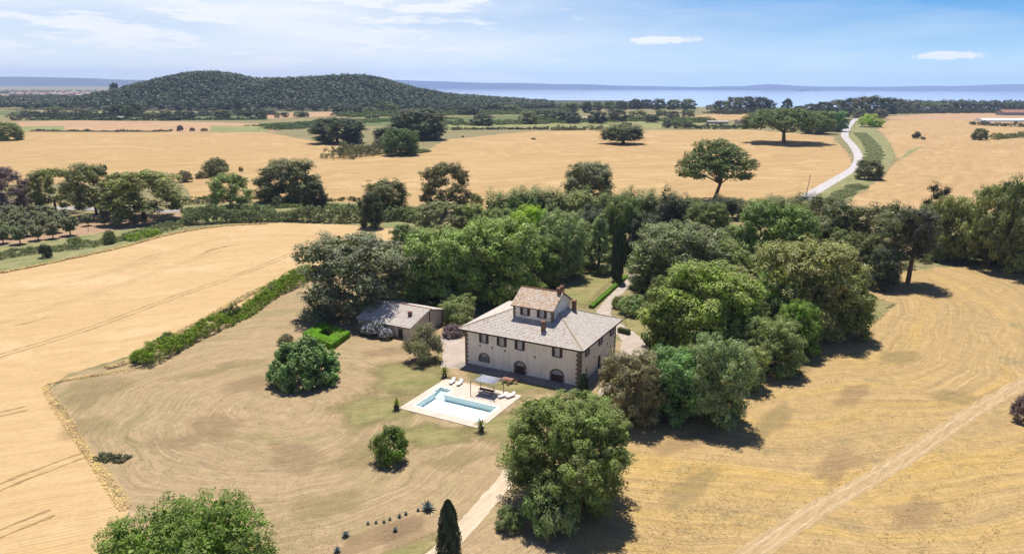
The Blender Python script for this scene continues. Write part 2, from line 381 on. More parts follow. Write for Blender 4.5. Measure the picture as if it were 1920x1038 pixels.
sheet('far_wheat_field_left', [(-700,250),(-200,249),(40,248),(500,248),(590,265),(690,283),(800,283),(836,262),(1000,246),(1150,243),(1260,244),(1400,243),(1560,256),(1588,285),(1600,310),(1560,338),(1515,366),(1470,382),(1300,386),(1100,396),(900,392),(760,386),(500,386),(360,374),(345,342),(160,345),(-100,345),(-700,330)], FARW, 0.020, 6, 0.3)
sheet('far_wheat_field_right', [(1664,226),(1760,222),(1860,226),(2060,236),(2600,262),(3000,330),(2600,392),(2000,392),(1760,400),(1580,385),(1600,372),(1650,336),(1684,300),(1668,268),(1645,240)], FARW2, 0.024, 5, 0.25)
sheet('stubble_strip', [(10,229),(150,226),(330,228),(500,232),(520,247),(330,248),(40,247),(-300,247),(-300,232)], BROWNF, 0.03, 10, 0.2)
sheet('reed_ground', [(0,238),(120,236),(118,246),(0,246)], PALEG, 0.045, 8, 0.2)
sheet('weedy_margin', [(395,236),(500,236),(505,247),(392,248)], PALEG, 0.05, 8, 0.2)
sheet('vineyard_ground', [(500,232),(720,222),(1060,214),(1140,240),(840,244),(720,236),(600,238)], CROP, 0.03, 10, 0.3)
sheet('pasture_centre', [(840,230),(1140,226),(1420,234),(1420,242),(1140,241),(840,243)], PALEG, 0.05, 8, 0.2)
sheet('green_crop_left', [(-300,208),(75,208),(70,215),(-300,217)], CROP, 0.06, 10, 0.1)
sheet('green_crop_far', [(90,214),(360,214),(520,218),(500,226),(40,226)], CROP, 0.055, 10, 0.1)
sheet('small_green_plot', [(175,206),(205,206),(205,220),(178,220)], PALEG, 0.08, 10, 0.1)
sheet('brown_plough_left', [(60,204),(120,203),(130,208),(70,208)], BROWNF, 0.09, 10, 0.1)
sheet('brown_plough_centre', [(500,213),(640,209),(660,216),(500,223)], BROWNF, 0.08, 10, 0.1)
sheet('straw_strip_far', [(880,208),(1060,203),(1060,206),(880,212)], FARW, 0.09, 10, 0.1)
sheet('straw_slope_right', [(1300,217),(1420,207),(1420,224),(1330,226)], FARW2, 0.09, 10, 0.1)
sheet('rough_ground_right', [(1660,219),(1800,210),(1960,212),(1960,226),(1820,226),(1660,224)], BROWNF, 0.06, 10, 0.1)
sheet('road_verge', [(1572,375),(1500,385),(1560,345),(1606,318),(1612,290),(1590,262),(1588,240),(1606,234),(1640,240),(1662,262),(1676,290),(1668,312),(1640,340),(1600,370)], VERGE, 0.04, 3, 0.25)
sheet('hedge_verge', [(330,415),(345,385),(520,374),(660,380),(780,388),(800,412),(770,430),(650,420),(500,416),(400,421)], VERGE, 0.03, 3, 0.3)
sheet('scrub_ground', [(-300,470),(0,462),(120,448),(230,430),(330,408),(340,432),(230,462),(100,490),(0,508),(-300,530)], VERGE, 0.03, 2, 0.3)
sheet('orchard_soil', [(-400,425),(0,412),(150,405),(340,398),(345,412),(230,432),(120,450),(0,466),(-400,480)], SOIL, 0.026, 2, 0.3)
sheet('back_lawn', [(1010,515),(1060,500),(1170,500),(1185,505),(1130,560),(1100,590),(1000,560)], GRASS, 0.024, 1.0, 0.15, soft=0.5)
sheet('side_lawn', [(1160,590),(1215,575),(1235,600),(1225,660),(1190,640),(1165,615)], GRASS, 0.024, 1.0, 0.15, soft=0.5)
sheet('green_margin_right', [(1600,560),(1640,548),(1690,565),(1660,600),(1620,620)], GRASS, 0.022, 1.0, 0.4, soft=0.5)
sheet('green_strip_bottom', [(700,1038),(760,1015),(830,985),(860,1000),(800,1045),(700,1090),(600,1110)], GRASS, 0.024, 0.7, 0.12, soft=0.5)
BLOBS = []
def blob(name, px, rx, ry, mat, z, rot=0.0):
    """soft-edged irregular patch of grass round a ground point, radii in metres"""
    c = G(*px); r = np.random.default_rng(int(px[0] * 3 + px[1])); n = 40; t = np.linspace(0, 2 * math.pi, n, endpoint=False); w = np.ones(n)
    for k in range(2, 7): w += r.normal(0, .28 / k) * np.sin(k * t + r.uniform(0, 6.28))
    x = rx * w * np.cos(t); y = ry * w * np.sin(t); P = [(c[0] + a * math.cos(rot) - b * math.sin(rot), c[1] + a * math.sin(rot) + b * math.cos(rot), 0) for a, b in zip(x, y)]
    o = sheet(name, P, mat, z, 0.8, 0.05, world=True, soft=0.97); BLOBS.append(o.name)
for i_, b_ in enumerate([('green_patch', (770, 708), 18, 12, GRASS, -.5), ('green_patch', (705, 765), 14, 12, GRASS, .3), ('green_patch', (840, 670), 11, 8, GRASS, .2), ('green_patch', (960, 718), 17, 7, GRASS, -.5), ('green_patch', (945, 795), 12, 8, GRASS, .8), ('green_patch', (805, 815), 12, 7, GRASS, 0.),
    ('olive_patch', (170, 735), 9, 14, OLIVEG, .2), ('olive_patch', (160, 800), 5, 10, OLIVEG, .2), ('olive_patch', (640, 590), 16, 12, OLIVEG, 0.), ('olive_patch', (700, 850), 12, 8, OLIVEG, .5), ('olive_patch', (610, 950), 9, 6, OLIVEG, .2), ('olive_patch', (420, 690), 14, 5, OLIVEG, .4), ('olive_patch', (860, 860), 8, 6, OLIVEG, .5),
    ('brown_patch', (400, 800), 12, 7, BROWNG, -.6), ('brown_patch', (330, 830), 8, 5, BROWNG, -.6), ('brown_patch', (470, 720), 8, 8, BROWNG, .3), ('brown_patch', (720, 660), 9, 6, BROWNG, .3), ('brown_patch', (760, 1000), 8, 4, BROWNG, .6), ('brown_patch', (560, 860), 11, 6, BROWNG, -.4),
    ('olive_patch', (1690, 670), 9, 6, OLIVEG, .5), ('olive_patch', (1450, 790), 14, 4, OLIVEG, .9), ('olive_patch', (1300, 910), 12, 4, OLIVEG, .8), ('olive_patch', (1790, 745), 9, 5, OLIVEG, .6), ('brown_patch', (1570, 870), 14, 4, BROWNG, .8), ('brown_patch', (1280, 830), 12, 4, BROWNG, .5), ('brown_patch', (1720, 960), 10, 4, BROWNG, .8), ('brown_patch', (1600, 740), 12, 4, BROWNG, .9), ('olive_patch', (1500, 690), 14, 4, OLIVEG, .9)]):
    blob(b_[0], b_[1], b_[2], b_[3], b_[4], 0.0165 + 0.0006 * i_, b_[5])
sheet('flower_bed_soil', [(640,1005),(720,980),(790,955),(815,958),(810,985),(740,1015),(660,1045),(600,1060)], BROWNG, 0.023, 0.6, 0.10, soft=0.4)

# ---- roads, tracks, ruts
ribbon('country_road', [(1500,380),(1530,358),(1575,332),(1604,312),(1609,292),(1598,272),(1584,255),(1588,240),(1597,230),(1606,222)], [6.5,6.5,6.5,7,7,8,9,9,8,7], ASPH, 0.055, 3, 0.02)
ribbon('side_road', [(-200,389),(0,388),(150,391),(300,396),(400,391),(520,386)], 6.0, GREYROAD, 0.06, 4, 0.02)
ribbon('farm_track', [(1990,690),(1920,718),(1830,768),(1740,830),(1640,893),(1540,950),(1440,1015),(1380,1060),(1250,1160)], 3.0, DUST, 0.020, 1.0, 0.05)
ribbon('gravel_path', [(962,880),(945,905),(905,950),(870,990),(835,1025),(790,1065),(730,1120)], 2.6, PATHM, 0.030, 0.8, 0.03)
ribbon('driveway', [(1172,626),(1150,606),(1132,586),(1152,556),(1176,529),(1196,503),(1212,480)], [4,3.4,3,2.8,2.8,2.8,2.8], GRAVEL, 0.034, 0.8, 0.04)
sheet('gravel_forecourt', [(1120,735),(1160,690),(1165,640),(1150,610),(1185,620),(1212,640),(1216,668),(1180,690),(1150,720),(1130,760)], GRAVEL, 0.038, 0.8, 0.1)
sheet('gravel_yard', [(826,690),(832,650),(820,632),(850,622),(880,640),(880,676),(866,690)], GRAVEL, 0.036, 0.8, 0.12)

def rut_pair(name, px, gap=1.9, w=0.5, mat=None, z=0.016):
    P = [G(*p) for p in px]; Q = densify(P, 2, False, True)
    T = np.gradient(Q, axis=0); T /= np.linalg.norm(T, axis=1)[:, None]; N = np.column_stack([-T[:, 1], T[:, 0]])
    for s in (-1, 1):
        ribbon(name, [(*q, 0) for q in (Q + N * s * gap / 2)[::4]], w, mat or TRAM, z, 1.0, 0.22, world=True)
rut_pair('wheel_rut', [(-150,715),(0,667),(160,618),(330,556),(470,507),(560,471),(612,455)])
rut_pair('wheel_rut', [(612,458),(598,448),(560,441),(450,444),(370,457),(250,500),(120,535)], 1.9, 0.22)
for px in ([(-120,640),(0,604),(160,556),(320,500),(420,466)], [(-100,580),(60,545),(200,510),(320,470)]): rut_pair('faint_rut', px, 1.9, 0.26)
FAINT = field_mat('faint_tractor_line', (0.39, 0.26, 0.115), (0.33, 0.215, 0.095), (0.43, 0.29, 0.14), 0, 10, 2, 1, 10, 8, 0.6, 0.3, bump=0.2)
for px in ([(1255,372),(1330,340),(1430,318),(1540,292)], [(1225,366),(1300,338),(1420,308),(1570,275)], [(980,372),(1080,346),(1240,322)], [(650,345),(800,322),(1000,300),(1250,282)], [(60,320),(260,300),(420,290),(560,276)], [(1640,372),(1700,330),(1790,295),(1900,272)], [(1700,372),(1780,325),(1900,292)], [(1000,262),(1160,266),(1330,262),(1440,270)]):
    rut_pair('tractor_line', px, 2.2, 0.7, FAINT, 0.034)
rut_pair('wheel_rut', [(-100,800),(0,777),(50,765),(98,750)])
rut_pair('wheel_rut', [(-100,955),(0,912),(80,882),(163,850)])
rut_pair('wheel_rut', [(-100,1040),(0,997),(100,960),(215,918)])
rut_pair('track_rut', [(1990,692),(1920,720),(1830,770),(1740,832),(1640,895),(1540,952),(1440,1017),(1380,1062),(1250,1162)], 1.5, 0.32, field_mat('pale_rut', (0.48, 0.355, 0.21), (0.41, 0.295, 0.165), (0.51, 0.385, 0.235), 0, 4, 0.6, 0.6, 4, 5, 2.0, 0.2, bump=0.3), 0.032)
for px, w in (([(20,612),(60,603),(95,592)], 0.7), ([(375,478),(398,468),(420,463),(448,458)], 1.3), ([(240,492),(280,480),(318,470)], 0.5), ([(404,474),(415,470)], 1.0)):
    ribbon('lodged_patch', px, [0.1, w, w, 0.1], TRAM, 0.018, 0.7, 0.25)
ribbon('field_divide', [(335,342),(420,330),(490,318),(560,305),(640,296)], [1.5,2.5,2.5,2,1], field_mat('divide_grass', (0.38, 0.27, 0.12), (0.30, 0.23, 0.10), (0.42, 0.29, 0.12), 0, 10, 2, 1, 10, 8, 1, 0.3), 0.05, 3, 0.15)
ribbon('field_divide', [(1688,300),(1700,290),(1716,280),(1733,276)], [1.0,3,5,3], VERGE, 0.05, 3, 0.15)
ribbon('field_divide', [(1500,385),(1545,350),(1585,324),(1600,314)], [2.0,2.4,2.4,1], TRAM, 0.052, 3, 0.12)

# ---- hill, lake, far shore
def build_hill():
    xs = np.arange(-1700, 420, 14.0); ys = np.arange(1340, 2860, 16.0)
    X, Y = np.meshgrid(xs, ys); Z = hill_z(X, Y)
    V = np.stack([X, Y, Z], -1).reshape(-1, 3); n, m = X.shape
    I = np.arange(n * m).reshape(n, m)
    F = np.stack([I[:-1, :-1], I[:-1, 1:], I[1:, 1:], I[1:, :-1]], -1).reshape(-1, 4)
    mt = field_mat('hill_undergrowth', (0.065, 0.072, 0.045), (0.085, 0.085, 0.05), (0.10, 0.092, 0.055), 0, 40, 20, 10, 60, 60, 0.1, 0.4)
    tag(mesh_obj('hill', V, F, mt, smooth=True), kind='structure')
build_hill()

def water_mat():
    m, nt, out = new_mat('lake_water')
    pos = nd(nt, 'ShaderNodeNewGeometry').outputs['Position']
    sv = nd(nt, 'ShaderNodeVectorMath', {0: pos, 1: (1 / 900.0, 1 / 260.0, 1)}, operation='MULTIPLY').outputs[0]
    n = noise(nt, sv, 1.0, 4)
    r = noise(nt, pos, 0.08, 4)
    b = nd(nt, 'ShaderNodeBump', {'Height': r, 'Strength': 0.02, 'Distance': 1.0})
    p = nd(nt, 'ShaderNodeBsdfPrincipled', {'Base Color': mixc(nt, n, (0.38, 0.43, 0.50), (0.44, 0.49, 0.56)), 'Roughness': rng_map(nt, n, 0.3, 0.7, 0.05, 0.12), 'IOR': 1.33, 'Normal': b.outputs[0]})
    nt.links.new(p.outputs[0], out.inputs[0]); return m
LAKE_Z = -45.0
tag(mesh_obj('lake', [(-2500, 2900, LAKE_Z), (13000, 2900, LAKE_Z), (16000, 17000, LAKE_Z), (-9000, 17000, LAKE_Z)], [(0, 1, 2, 3)], water_mat()), kind='structure')

def far_hills(name, y0, prof, depth, mat, zbase):
    """a range of hills: ridge profile given as (px, row) in the view, real distance y0"""
    px = np.array([p[0] for p in prof], float); row = np.array([p[1] for p in prof], float)
    xs = np.arange(-17000, 17000, 120.0)
    a = xs / y0 * FPX + 960
    hor = YH + (a - 960) * 0.004
    top = CAM_H + (hor - np.interp(a, px, row)) / FPX * y0 + 5 * np.sin(xs / 610) + 3.5 * np.sin(xs / 233 + 1)
    prof_y = [(-0.5, 0.0), (-0.35, 0.30), (-0.18, 0.72), (0, 1.0), (0.25, 0.8), (0.6, 0.2), (0.8, 0)]
    V = []; n = len(xs)
    for t, k in prof_y:
        wob = 120 * np.sin(xs / 900 + t * 5) + 60 * np.sin(xs / 370)
        V.append(np.column_stack([xs, y0 + t * depth + wob * (k > 0), zbase + (top - zbase) * k * (1 + 0.10 * np.sin(xs / 450 + t * 9) * (k < 1))]))
    V = np.vstack(V); I = np.arange(len(prof_y) * n).reshape(len(prof_y), n)
    F = np.stack([I[:-1, :-1], I[:-1, 1:], I[1:, 1:], I[1:, :-1]], -1).reshape(-1, 4)
    return tag(mesh_obj(name, V, F, mat, smooth=True), kind='structure')
FARH = field_mat('far_hill_cover', (0.035, 0.045, 0.045), (0.055, 0.062, 0.05), (0.085, 0.082, 0.06), 0, 900, 300, 200, 1500, 700, 0.004, 0.4, bump=0.0)
far_hills('far_shore_hills', 16300, [(-900,146),(0,148),(300,152),(600,150),(760,151),(860,154),(1000,157),(1150,160),(1300,163),(1380,162),(1425,158),(1480,161),(1620,163),(1760,161),(1850,158),(1920,157),(2100,156),(3000,150)], 2300, FARH, -52)
far_hills('distant_ridge', 17800, [(-900,139),(0,144),(120,146),(260,150),(420,151),(700,152),(800,155),(1000,160),(1300,164),(3000,160)], 900, FARH, -52)
def island(px, row, half, h):
    p = G(px, row, LAKE_Z); V = []; F = []; n = 28; prof = [(1.0, -2), (0.9, 0.12 * h), (0.7, 0.35 * h), (0.45, 0.7 * h), (0.2, h)]
    for k, (r, z) in enumerate(prof):
        for i in range(n):
            t = 2 * math.pi * i / n; w = 1 + 0.16 * math.sin(3 * t + k) + 0.1 * math.sin(5 * t)
            V.append((p[0] + half * r * w * math.cos(t), p[1] + half * 0.7 * r * w * math.sin(t), LAKE_Z + z * (1 + 0.12 * math.sin(4 * t))))
    for k in range(len(prof) - 1):
        for i in range(n): F.append((k*n + i, k*n + (i+1) % n, (k+1)*n + (i+1) % n, (k+1)*n + i))
    F.append(tuple((len(prof)-1)*n + i for i in range(n)))
    return tag(mesh_obj('lake_island', V, F, FARH, smooth=True), kind='structure')
island(1505, 171.0, 130, 30); island(1532, 171.0, 120, 8); island(1128, 167.0, 200, 14)

# ------------------------------------------------------------------ vegetation generators
def unit(n, rng):
    v = rng.normal(size=(n, 3)); return v / np.linalg.norm(v, axis=1)[:, None]

def leaf_quads(P, Nrm, size, rng, aspect=0.7, tint=None):
    n = len(P)
    r = unit(n, rng); t = np.cross(Nrm, r); t /= np.linalg.norm(t, axis=1)[:, None] + 1e-9
    b = np.cross(Nrm, t)
    l = (size * rng.uniform(0.65, 1.3, n))[:, None] * 0.5; w = l * aspect
    j = lambda: rng.uniform(0.55, 1.15, (n, 1))
    V = np.stack([P - t * l * j() - b * w * 0.35, P + b * w * j() - t * l * 0.25, P + t * l * j() + b * w * 0.3, P - b * w * j() + t * l * 0.3], 1).reshape(-1, 3)
    F = np.arange(4 * n).reshape(n, 4)
    if tint is None: tint = np.ones(n)
    return V, F, tint * rng.uniform(0.78, 1.22, n)

def crown(rng, lobes, rc, leaf, k, keep_in=0.12, elong=1.0, norm=(1.0, 0.3, 0.38), inner=0.20, bottom=-0.75, aspect=0.7, fill=1.0):
    """lobes [(cx,cy,cz,rx,ry,rz)] -> sub-clumps on their surface -> leaves on the clumps"""
    L = np.array(lobes, float); C = []; O = []
    for i, q in enumerate(L):
        r = q[3:]; area = 4 * math.pi * ((r[0]*r[1])**1.6 + (r[0]*r[2])**1.6 + (r[1]*r[2])**1.6) ** (1 / 1.6) / 3 ** (1 / 1.6)
        n = max(4, int(fill * area / (math.pi * rc * rc) * 0.95)); d = unit(n, rng)
        d = d[d[:, 2] > bottom]; n = len(d)
        p = q[:3] + d * r * rng.uniform(0.78, 1.06, (n, 1))
        ok = np.ones(n, bool)
        for j, o in enumerate(L):
            if j != i: ok &= (np.linalg.norm((p - o[:3]) / o[3:], axis=1) > 0.80) | (rng.random(n) < keep_in)
        C.append(p[ok]); O.append(d[ok])
    C = np.vstack(C); O = np.vstack(O); m = len(C)
    rr = rc * rng.uniform(0.65, 1.3, m); ct = rng.uniform(0.82, 1.2, m)
    kk = np.maximum(4, (k * (rr / rc) ** 2).astype(int)); idx = np.repeat(np.arange(m), kk); n = len(idx)
    d = unit(n, rng); d[:, 2] = np.abs(d[:, 2]) * np.where(rng.random(n) < 0.86, 1, -1)
    rad = rr[idx] * rng.uniform(0.62, 1.04, n)
    P = C[idx] + d * rad[:, None] * np.array([1, 1, elong])
    N = d * norm[0] + O[idx] * norm[1] + unit(n, rng) * norm[2] + [0, 0, 0.45]; N /= np.linalg.norm(N, axis=1)[:, None]
    V, F, T = leaf_quads(P, N, leaf, rng, aspect, ct[idx])
    ni = int(n * inner)
    if ni:
        li = rng.integers(0, len(L), ni); d = unit(ni, rng) * rng.uniform(0.2, 0.8, (ni, 1))
        V2, F2, T2 = leaf_quads(L[li, :3] + d * L[li, 3:], unit(ni, rng), leaf * 2.6, rng, 0.9)
        V = np.vstack([V, V2]); F = np.vstack([F, F2 + 4 * n]); T = np.concatenate([T, T2])
    return V, F, T

def trunk_mesh(rng, base_r, fork, targets, lean=(0, 0), n=8, sub=True):
    b = MB(); top = np.array([lean[0], lean[1], fork])
    pts = [np.array([0, 0, -0.25]), np.array([0, 0, 0.05]), top * 0.35 + [0.04, 0.03, 0], top * 0.7, top]
    b.tube(pts, [base_r * 1.45, base_r * 1.2, base_r, base_r * 0.88, base_r * 0.8], n)
    for t in targets:
        t = np.array(t, float); m = top * 0.55 + t * 0.45 + rng.normal(0, 0.12, 3) * np.linalg.norm(t - top) * 0.5; m[2] = max(m[2], fork)
        r = base_r * rng.uniform(0.32, 0.5)
        b.tube([top - [0, 0, 0.15], (top + m) / 2, m, (m + t) / 2, t], [r * 1.25, r * 1.05, r * 0.8, r * 0.55, r * 0.22], 6)
        if sub:
            for q in range(2):
                e = t + rng.normal(0, 0.35, 3) * np.linalg.norm(t - top) * 0.6
                b.tube([m, (m + e) / 2 + [0, 0, 0.1], e], [r * 0.5, r * 0.3, r * 0.1], 5)
    return b

PROTO = {}
def add_proto(kind, crown_arr, trunk, bark=None):
    V, F, T = crown_arr
    lo = np.percentile(V, 0.7, axis=0); hi = np.percentile(V, 99.3, axis=0)
    V = V - [(lo[0] + hi[0]) / 2 * 0, 0, 0]
    me = make_mesh('crown', V, F, LEAF, attr=T)
    tm = make_mesh('trunk', trunk.v, trunk.f, bark or BARK, smooth=True) if trunk else None
    PROTO.setdefault(kind, []).append(dict(c=me, t=tm, w=float((hi[0] - lo[0] + hi[1] - lo[1]) / 2), h=float(hi[2])))

def oak_lobes(rng, W, H, n, low=0.10, squat=1.0, skirt=0.84):
    """bell-shaped crown: wide skirt near the ground, rounded top"""
    R = W / 2; L = [(0, 0, H * (.45 + low * .4), R * .62, R * .62, H * (.43 - low * .4))]
    for i in range(n):
        a = 2.399963 * i + rng.uniform(-.35, .35); f = low + (1 - low) * ((i + .3) / n) ** 0.95
        pr = skirt + (1 - skirt) * f / .4 if f < .4 else math.sqrt(max(0.0, 1 - ((f - .4) / .62) ** 2)); r = rng.uniform(.22, .37) * R
        d = max(0, pr * R * rng.uniform(.88, 1.12) - r * .8); z = min(H - r * .8, f * H * 1.02 + .05 * H)
        L.append((math.cos(a) * d, math.sin(a) * d, max(z, r * .38), r * rng.uniform(.95, 1.2), r * rng.uniform(.95, 1.2), r * rng.uniform(.78, 1.02) * squat))
    return L

def lobe_targets(L, k): return [q[:3] for q in L[1:1 + k]]

def make_protos():
    for s in range(4):
        r = np.random.default_rng(100 + s); L = oak_lobes(r, 13, 11.5, 25 + s, 0.0)
        add_proto('oak', crown(r, L, 0.88, 0.28, 96, fill=.66), trunk_mesh(r, 0.38, 2.6, lobe_targets(L, 7), (r.normal(0, .2), r.normal(0, .2))))
    for s in range(3):
        r = np.random.default_rng(200 + s); L = oak_lobes(r, 12, 11, 26, 0.0)
        add_proto('holm', crown(r, L, 0.64, 0.23, 66, fill=.66), trunk_mesh(r, 0.36, 2.4, lobe_targets(L, 7)))
    for s in range(3):     # loose crowns with limbs and sky showing
        r = np.random.default_rng(300 + s); L = oak_lobes(r, 12, 11, 28, 0.10)[1:]
        L = [(q[0] * 1.05, q[1] * 1.05, q[2], q[3] * .9, q[4] * .9, q[5] * .75) for q in L]
        add_proto('loose', crown(r, L, 0.62, 0.28, 48, fill=0.75, inner=0.12), trunk_mesh(r, 0.34, 3.0, [q[:3] for q in L[:10]]))
    for s in range(3):     # upright feathery crowns
        r = np.random.default_rng(400 + s); L = []
        for i in range(13):
            a = 2.4 * i; d = 2.3 * math.sqrt(i / 13.0); h = r.uniform(7.6, 11.5) - d * 0.6
            L.append((d * math.cos(a), d * math.sin(a), h * 0.54, r.uniform(.7, 1.05), r.uniform(.7, 1.05), h * 0.47))
        add_proto('feather', crown(r, L, 0.45, 0.26, 24, elong=1.9, norm=(.6, .4, .6), aspect=0.5), trunk_mesh(r, 0.26, 1.6, [(q[0] * .8, q[1] * .8, q[2] * 1.3) for q in L[:8]]))
    for s in range(3):     # tall dark pines, bare below
        r = np.random.default_rng(500 + s); L = []
        for i in range(15):
            a = 2.4 * i + r.uniform(-.4, .4); z = 4.2 + 7.2 * i / 15.0; d = (2.6 - 1.7 * abs(i / 15.0 - 0.35)) * r.uniform(.4, 1.0)
            L.append((d * math.cos(a), d * math.sin(a), z, r.uniform(1.0, 1.6), r.uniform(1.0, 1.6), r.uniform(.7, 1.2)))
        add_proto('pine', crown(r, L, 0.5, 0.26, 30, norm=(.6, .3, .8), aspect=0.42, inner=0.1), trunk_mesh(r, 0.24, 8.6, [q[:3] for q in L[2:12]], (r.normal(0, .4), 0), sub=False), PBARK)
    for s in range(2):     # pale cone-shaped conifers
        r = np.random.default_rng(600 + s); L = []
        for i in range(20):
            a = 2.4 * i; z = 1.2 + 9.4 * (i / 20.0); d = (1 - i / 20.0) * 2.6 + 0.1
            L.append((d * math.cos(a), d * math.sin(a), z, 1.25 - i * .035, 1.25 - i * .035, 0.8))
        add_proto('cone', crown(r, L, 0.5, 0.28, 32), trunk_mesh(r, 0.24, 9.0, [], sub=False))
    for s in range(2):
        r = np.random.default_rng(700 + s); n = 15000
        z = r.uniform(0.02, 1, n); rad = np.where(z < .18, .62 + 2.1 * z * .98, np.sqrt(np.maximum(0, 1 - ((z - .18) / .82) ** 1.9))) * 1.0
        a = r.uniform(0, 2 * math.pi, n); lump = 1 + 0.10 * np.sin(a * 5 + z * 19 + s) + 0.07 * np.sin(a * 9 - z * 33)
        rr = rad * lump * r.uniform(0.80, 1.03, n) * 1.25
        P = np.column_stack([rr * np.cos(a), rr * np.sin(a), z * 9.6 + 0.15])
        N = np.column_stack([np.cos(a), np.sin(a), np.full(n, 0.15)]) + unit(n, r) * .55; N /= np.linalg.norm(N, axis=1)[:, None]
        V, F, T = leaf_quads(P, N, 0.26, r, 0.5)
        T = T * (0.85 + 0.3 * (np.sin(a * 5 + z * 19 + s) > 0))
        add_proto('cypress', (V, F, T), trunk_mesh(r, 0.16, 7.5, [], sub=False))
    # umbrella pines
    r = np.random.default_rng(800); L = []
    for i in range(26):
        a = 2.4 * i; q = math.sqrt((i + .5) / 26.0); d = q * 5.3; z = 10.6 - 4.6 * q ** 2.2 + r.normal(0, .25)
        L.append((d * math.cos(a), d * math.sin(a), z, r.uniform(1.6, 2.2), r.uniform(1.6, 2.2), r.uniform(1.3, 1.9)))
    for i in range(14):
        a = 2.4 * i + .7; d = 1.2 + 2.6 * (i % 7) / 7.0; L.append((d * math.cos(a), d * math.sin(a), 7.9 - .25 * d, 1.8, 1.8, 1.5))
    for i in range(7):
        a = 0.9 * i + .3; L.append((5.0 * math.cos(a), 5.0 * math.sin(a), 5.0 + r.normal(0, .5), 1.3, 1.3, .7))
    add_proto('umbrella', crown(r, L, 0.5, 0.26, 34, bottom=-.35, norm=(.8, .3, .6), inner=0.08), trunk_mesh(r, 0.30, 3.7, [(q[0] * .8, q[1] * .8, q[2] - .5) for q in L[6:32:2]], (0.9, 0)), PBARK)
    r = np.random.default_rng(801); L = []
    for i in range(30):
        a = 2.4 * i; q = math.sqrt((i + .5) / 30.0); d = q * 8.4; z = 8.4 - 2.6 * q ** 2.2 + r.normal(0, .2)
        L.append((d * math.cos(a), d * math.sin(a), z, r.uniform(2.1, 2.9), r.uniform(2.1, 2.9), r.uniform(2.1, 2.9)))
    add_proto('flatpine', crown(r, L, 0.6, 0.34, 34, bottom=-.4, norm=(.8, .3, .6)), trunk_mesh(r, 0.42, 3.4, [(q[0] * .8, q[1] * .8, q[2] - .6) for q in L[4:26:2]], (0.3, 0)), PBARK)
    for s in range(2):
        r = np.random.default_rng(900 + s); L = [(r.normal(0, 1.0), r.normal(0, 1.0), r.uniform(.8, 3.2), r.uniform(.8, 1.2), r.uniform(.8, 1.2), r.uniform(.7, 1.1)) for i in range(20)]
        L.append((0, 0, 1.6, 1.7, 1.7, 1.5))
        add_proto('olive', crown(r, L, 0.36, 0.16, 40, norm=(.5, .25, .9), aspect=0.4, bottom=-.6), trunk_mesh(r, 0.2, 0.7, [q[:3] for q in L[:7]]))
    for s in range(4):
        r = np.random.default_rng(1000 + s); L = [(0, 0, 0.9, 1.7, 1.7, 1.5)]
        for i in range(16):
            a = 2.4 * i; e = r.uniform(-.1, 1.25); L.append((1.6 * math.cos(a) * math.cos(e), 1.6 * math.sin(a) * math.cos(e), .45 + 1.6 * math.sin(e), r.uniform(.6, .95), r.uniform(.6, .95), r.uniform(.5, .8)))
        add_proto('shrub', crown(r, L, 0.30, 0.15, 34, bottom=-.5, fill=.9), trunk_mesh(r, 0.1, 0.5, [q[:3] for q in L[1:7]]))
    r = np.random.default_rng(1100); L = [(0, 0, 1.2, 2.7, 2.7, 1.6)]
    for i in range(30):
        a = 2.4 * i; e = r.uniform(-.12, 1.3); L.append((2.6 * math.cos(a) * math.cos(e), 2.6 * math.sin(a) * math.cos(e), .45 + 2.1 * math.sin(e), r.uniform(.6, .95), r.uniform(.6, .95), r.uniform(.5, .8)))
    add_proto('fig', crown(r, L, 0.33, 0.22, 26, bottom=-.5, aspect=.9, fill=.9), trunk_mesh(r, 0.14, 0.5, [q[:3] for q in L[1:9]]))
    for s in range(2):     # vase-shaped orchard trees
        r = np.random.default_rng(1200 + s); L = []
        for i in range(11):
            a = 2.4 * i; z = 1.0 + 1.9 * i / 11.0; d = 0.25 + .55 * min(1, (z - .9) / 1.0) * r.uniform(.6, 1.1)
            L.append((d * math.cos(a), d * math.sin(a), z, .5, .5, .55))
        add_proto('orchard', crown(r, L, 0.26, 0.17, 26, bottom=-.7), trunk_mesh(r, 0.09, 0.75, [q[:3] for q in L[3:9]]))
    r = np.random.default_rng(1300); L = oak_lobes(r, 17, 16, 40, 0.03, skirt=.66)
    add_proto('bigoak', crown(r, L, 0.80, 0.25, 96, fill=.68), trunk_mesh(r, 0.55, 3.0, lobe_targets(L, 9)))
    r = np.random.default_rng(1400); L = oak_lobes(r, 18, 13, 40, 0.15)
    add_proto('locust', crown(r, L[1:] + [(0, 0, 7, 5.5, 5.5, 4.0)], 0.55, 0.24, 40, norm=(.55, .3, .8), aspect=.55, inner=.1, fill=.9), trunk_mesh(r, 0.5, 3.4, lobe_targets(L, 12)))
    # low-detail trees for the far belts (crown and trunk in one mesh)
    for s in range(5):
        r = np.random.default_rng(1500 + s); L = oak_lobes(r, 12, 11, 18, 0.0)
        V, F, T = crown(r, L, 1.15, 0.8, 13, inner=0.12)
        tb = MB().tube([(0, 0, -1), (0, 0, 3), (0.2, 0, 7)], [.5, .4, .2], 6)
        tb.f = [f for f in tb.f if len(f) == 4]
        n0 = len(V); V = np.vstack([V, tb.v]); F2 = np.array(tb.f) + n0; fm = np.concatenate([np.zeros(len(F)), np.ones(len(F2))]); T = np.concatenate([T, np.ones(len(F2))]); F = np.vstack([F, F2])
        lo = np.percentile(V, .7, axis=0); hi = np.percentile(V, 99.3, axis=0)
        me = make_mesh('far_tree', V, F, None, attr=T, mats=[LEAF, BARK], fm=fm)
        PROTO.setdefault('far', []).append(dict(c=me, t=None, w=float(hi[0] - lo[0]), h=float(hi[2])))
make_protos()

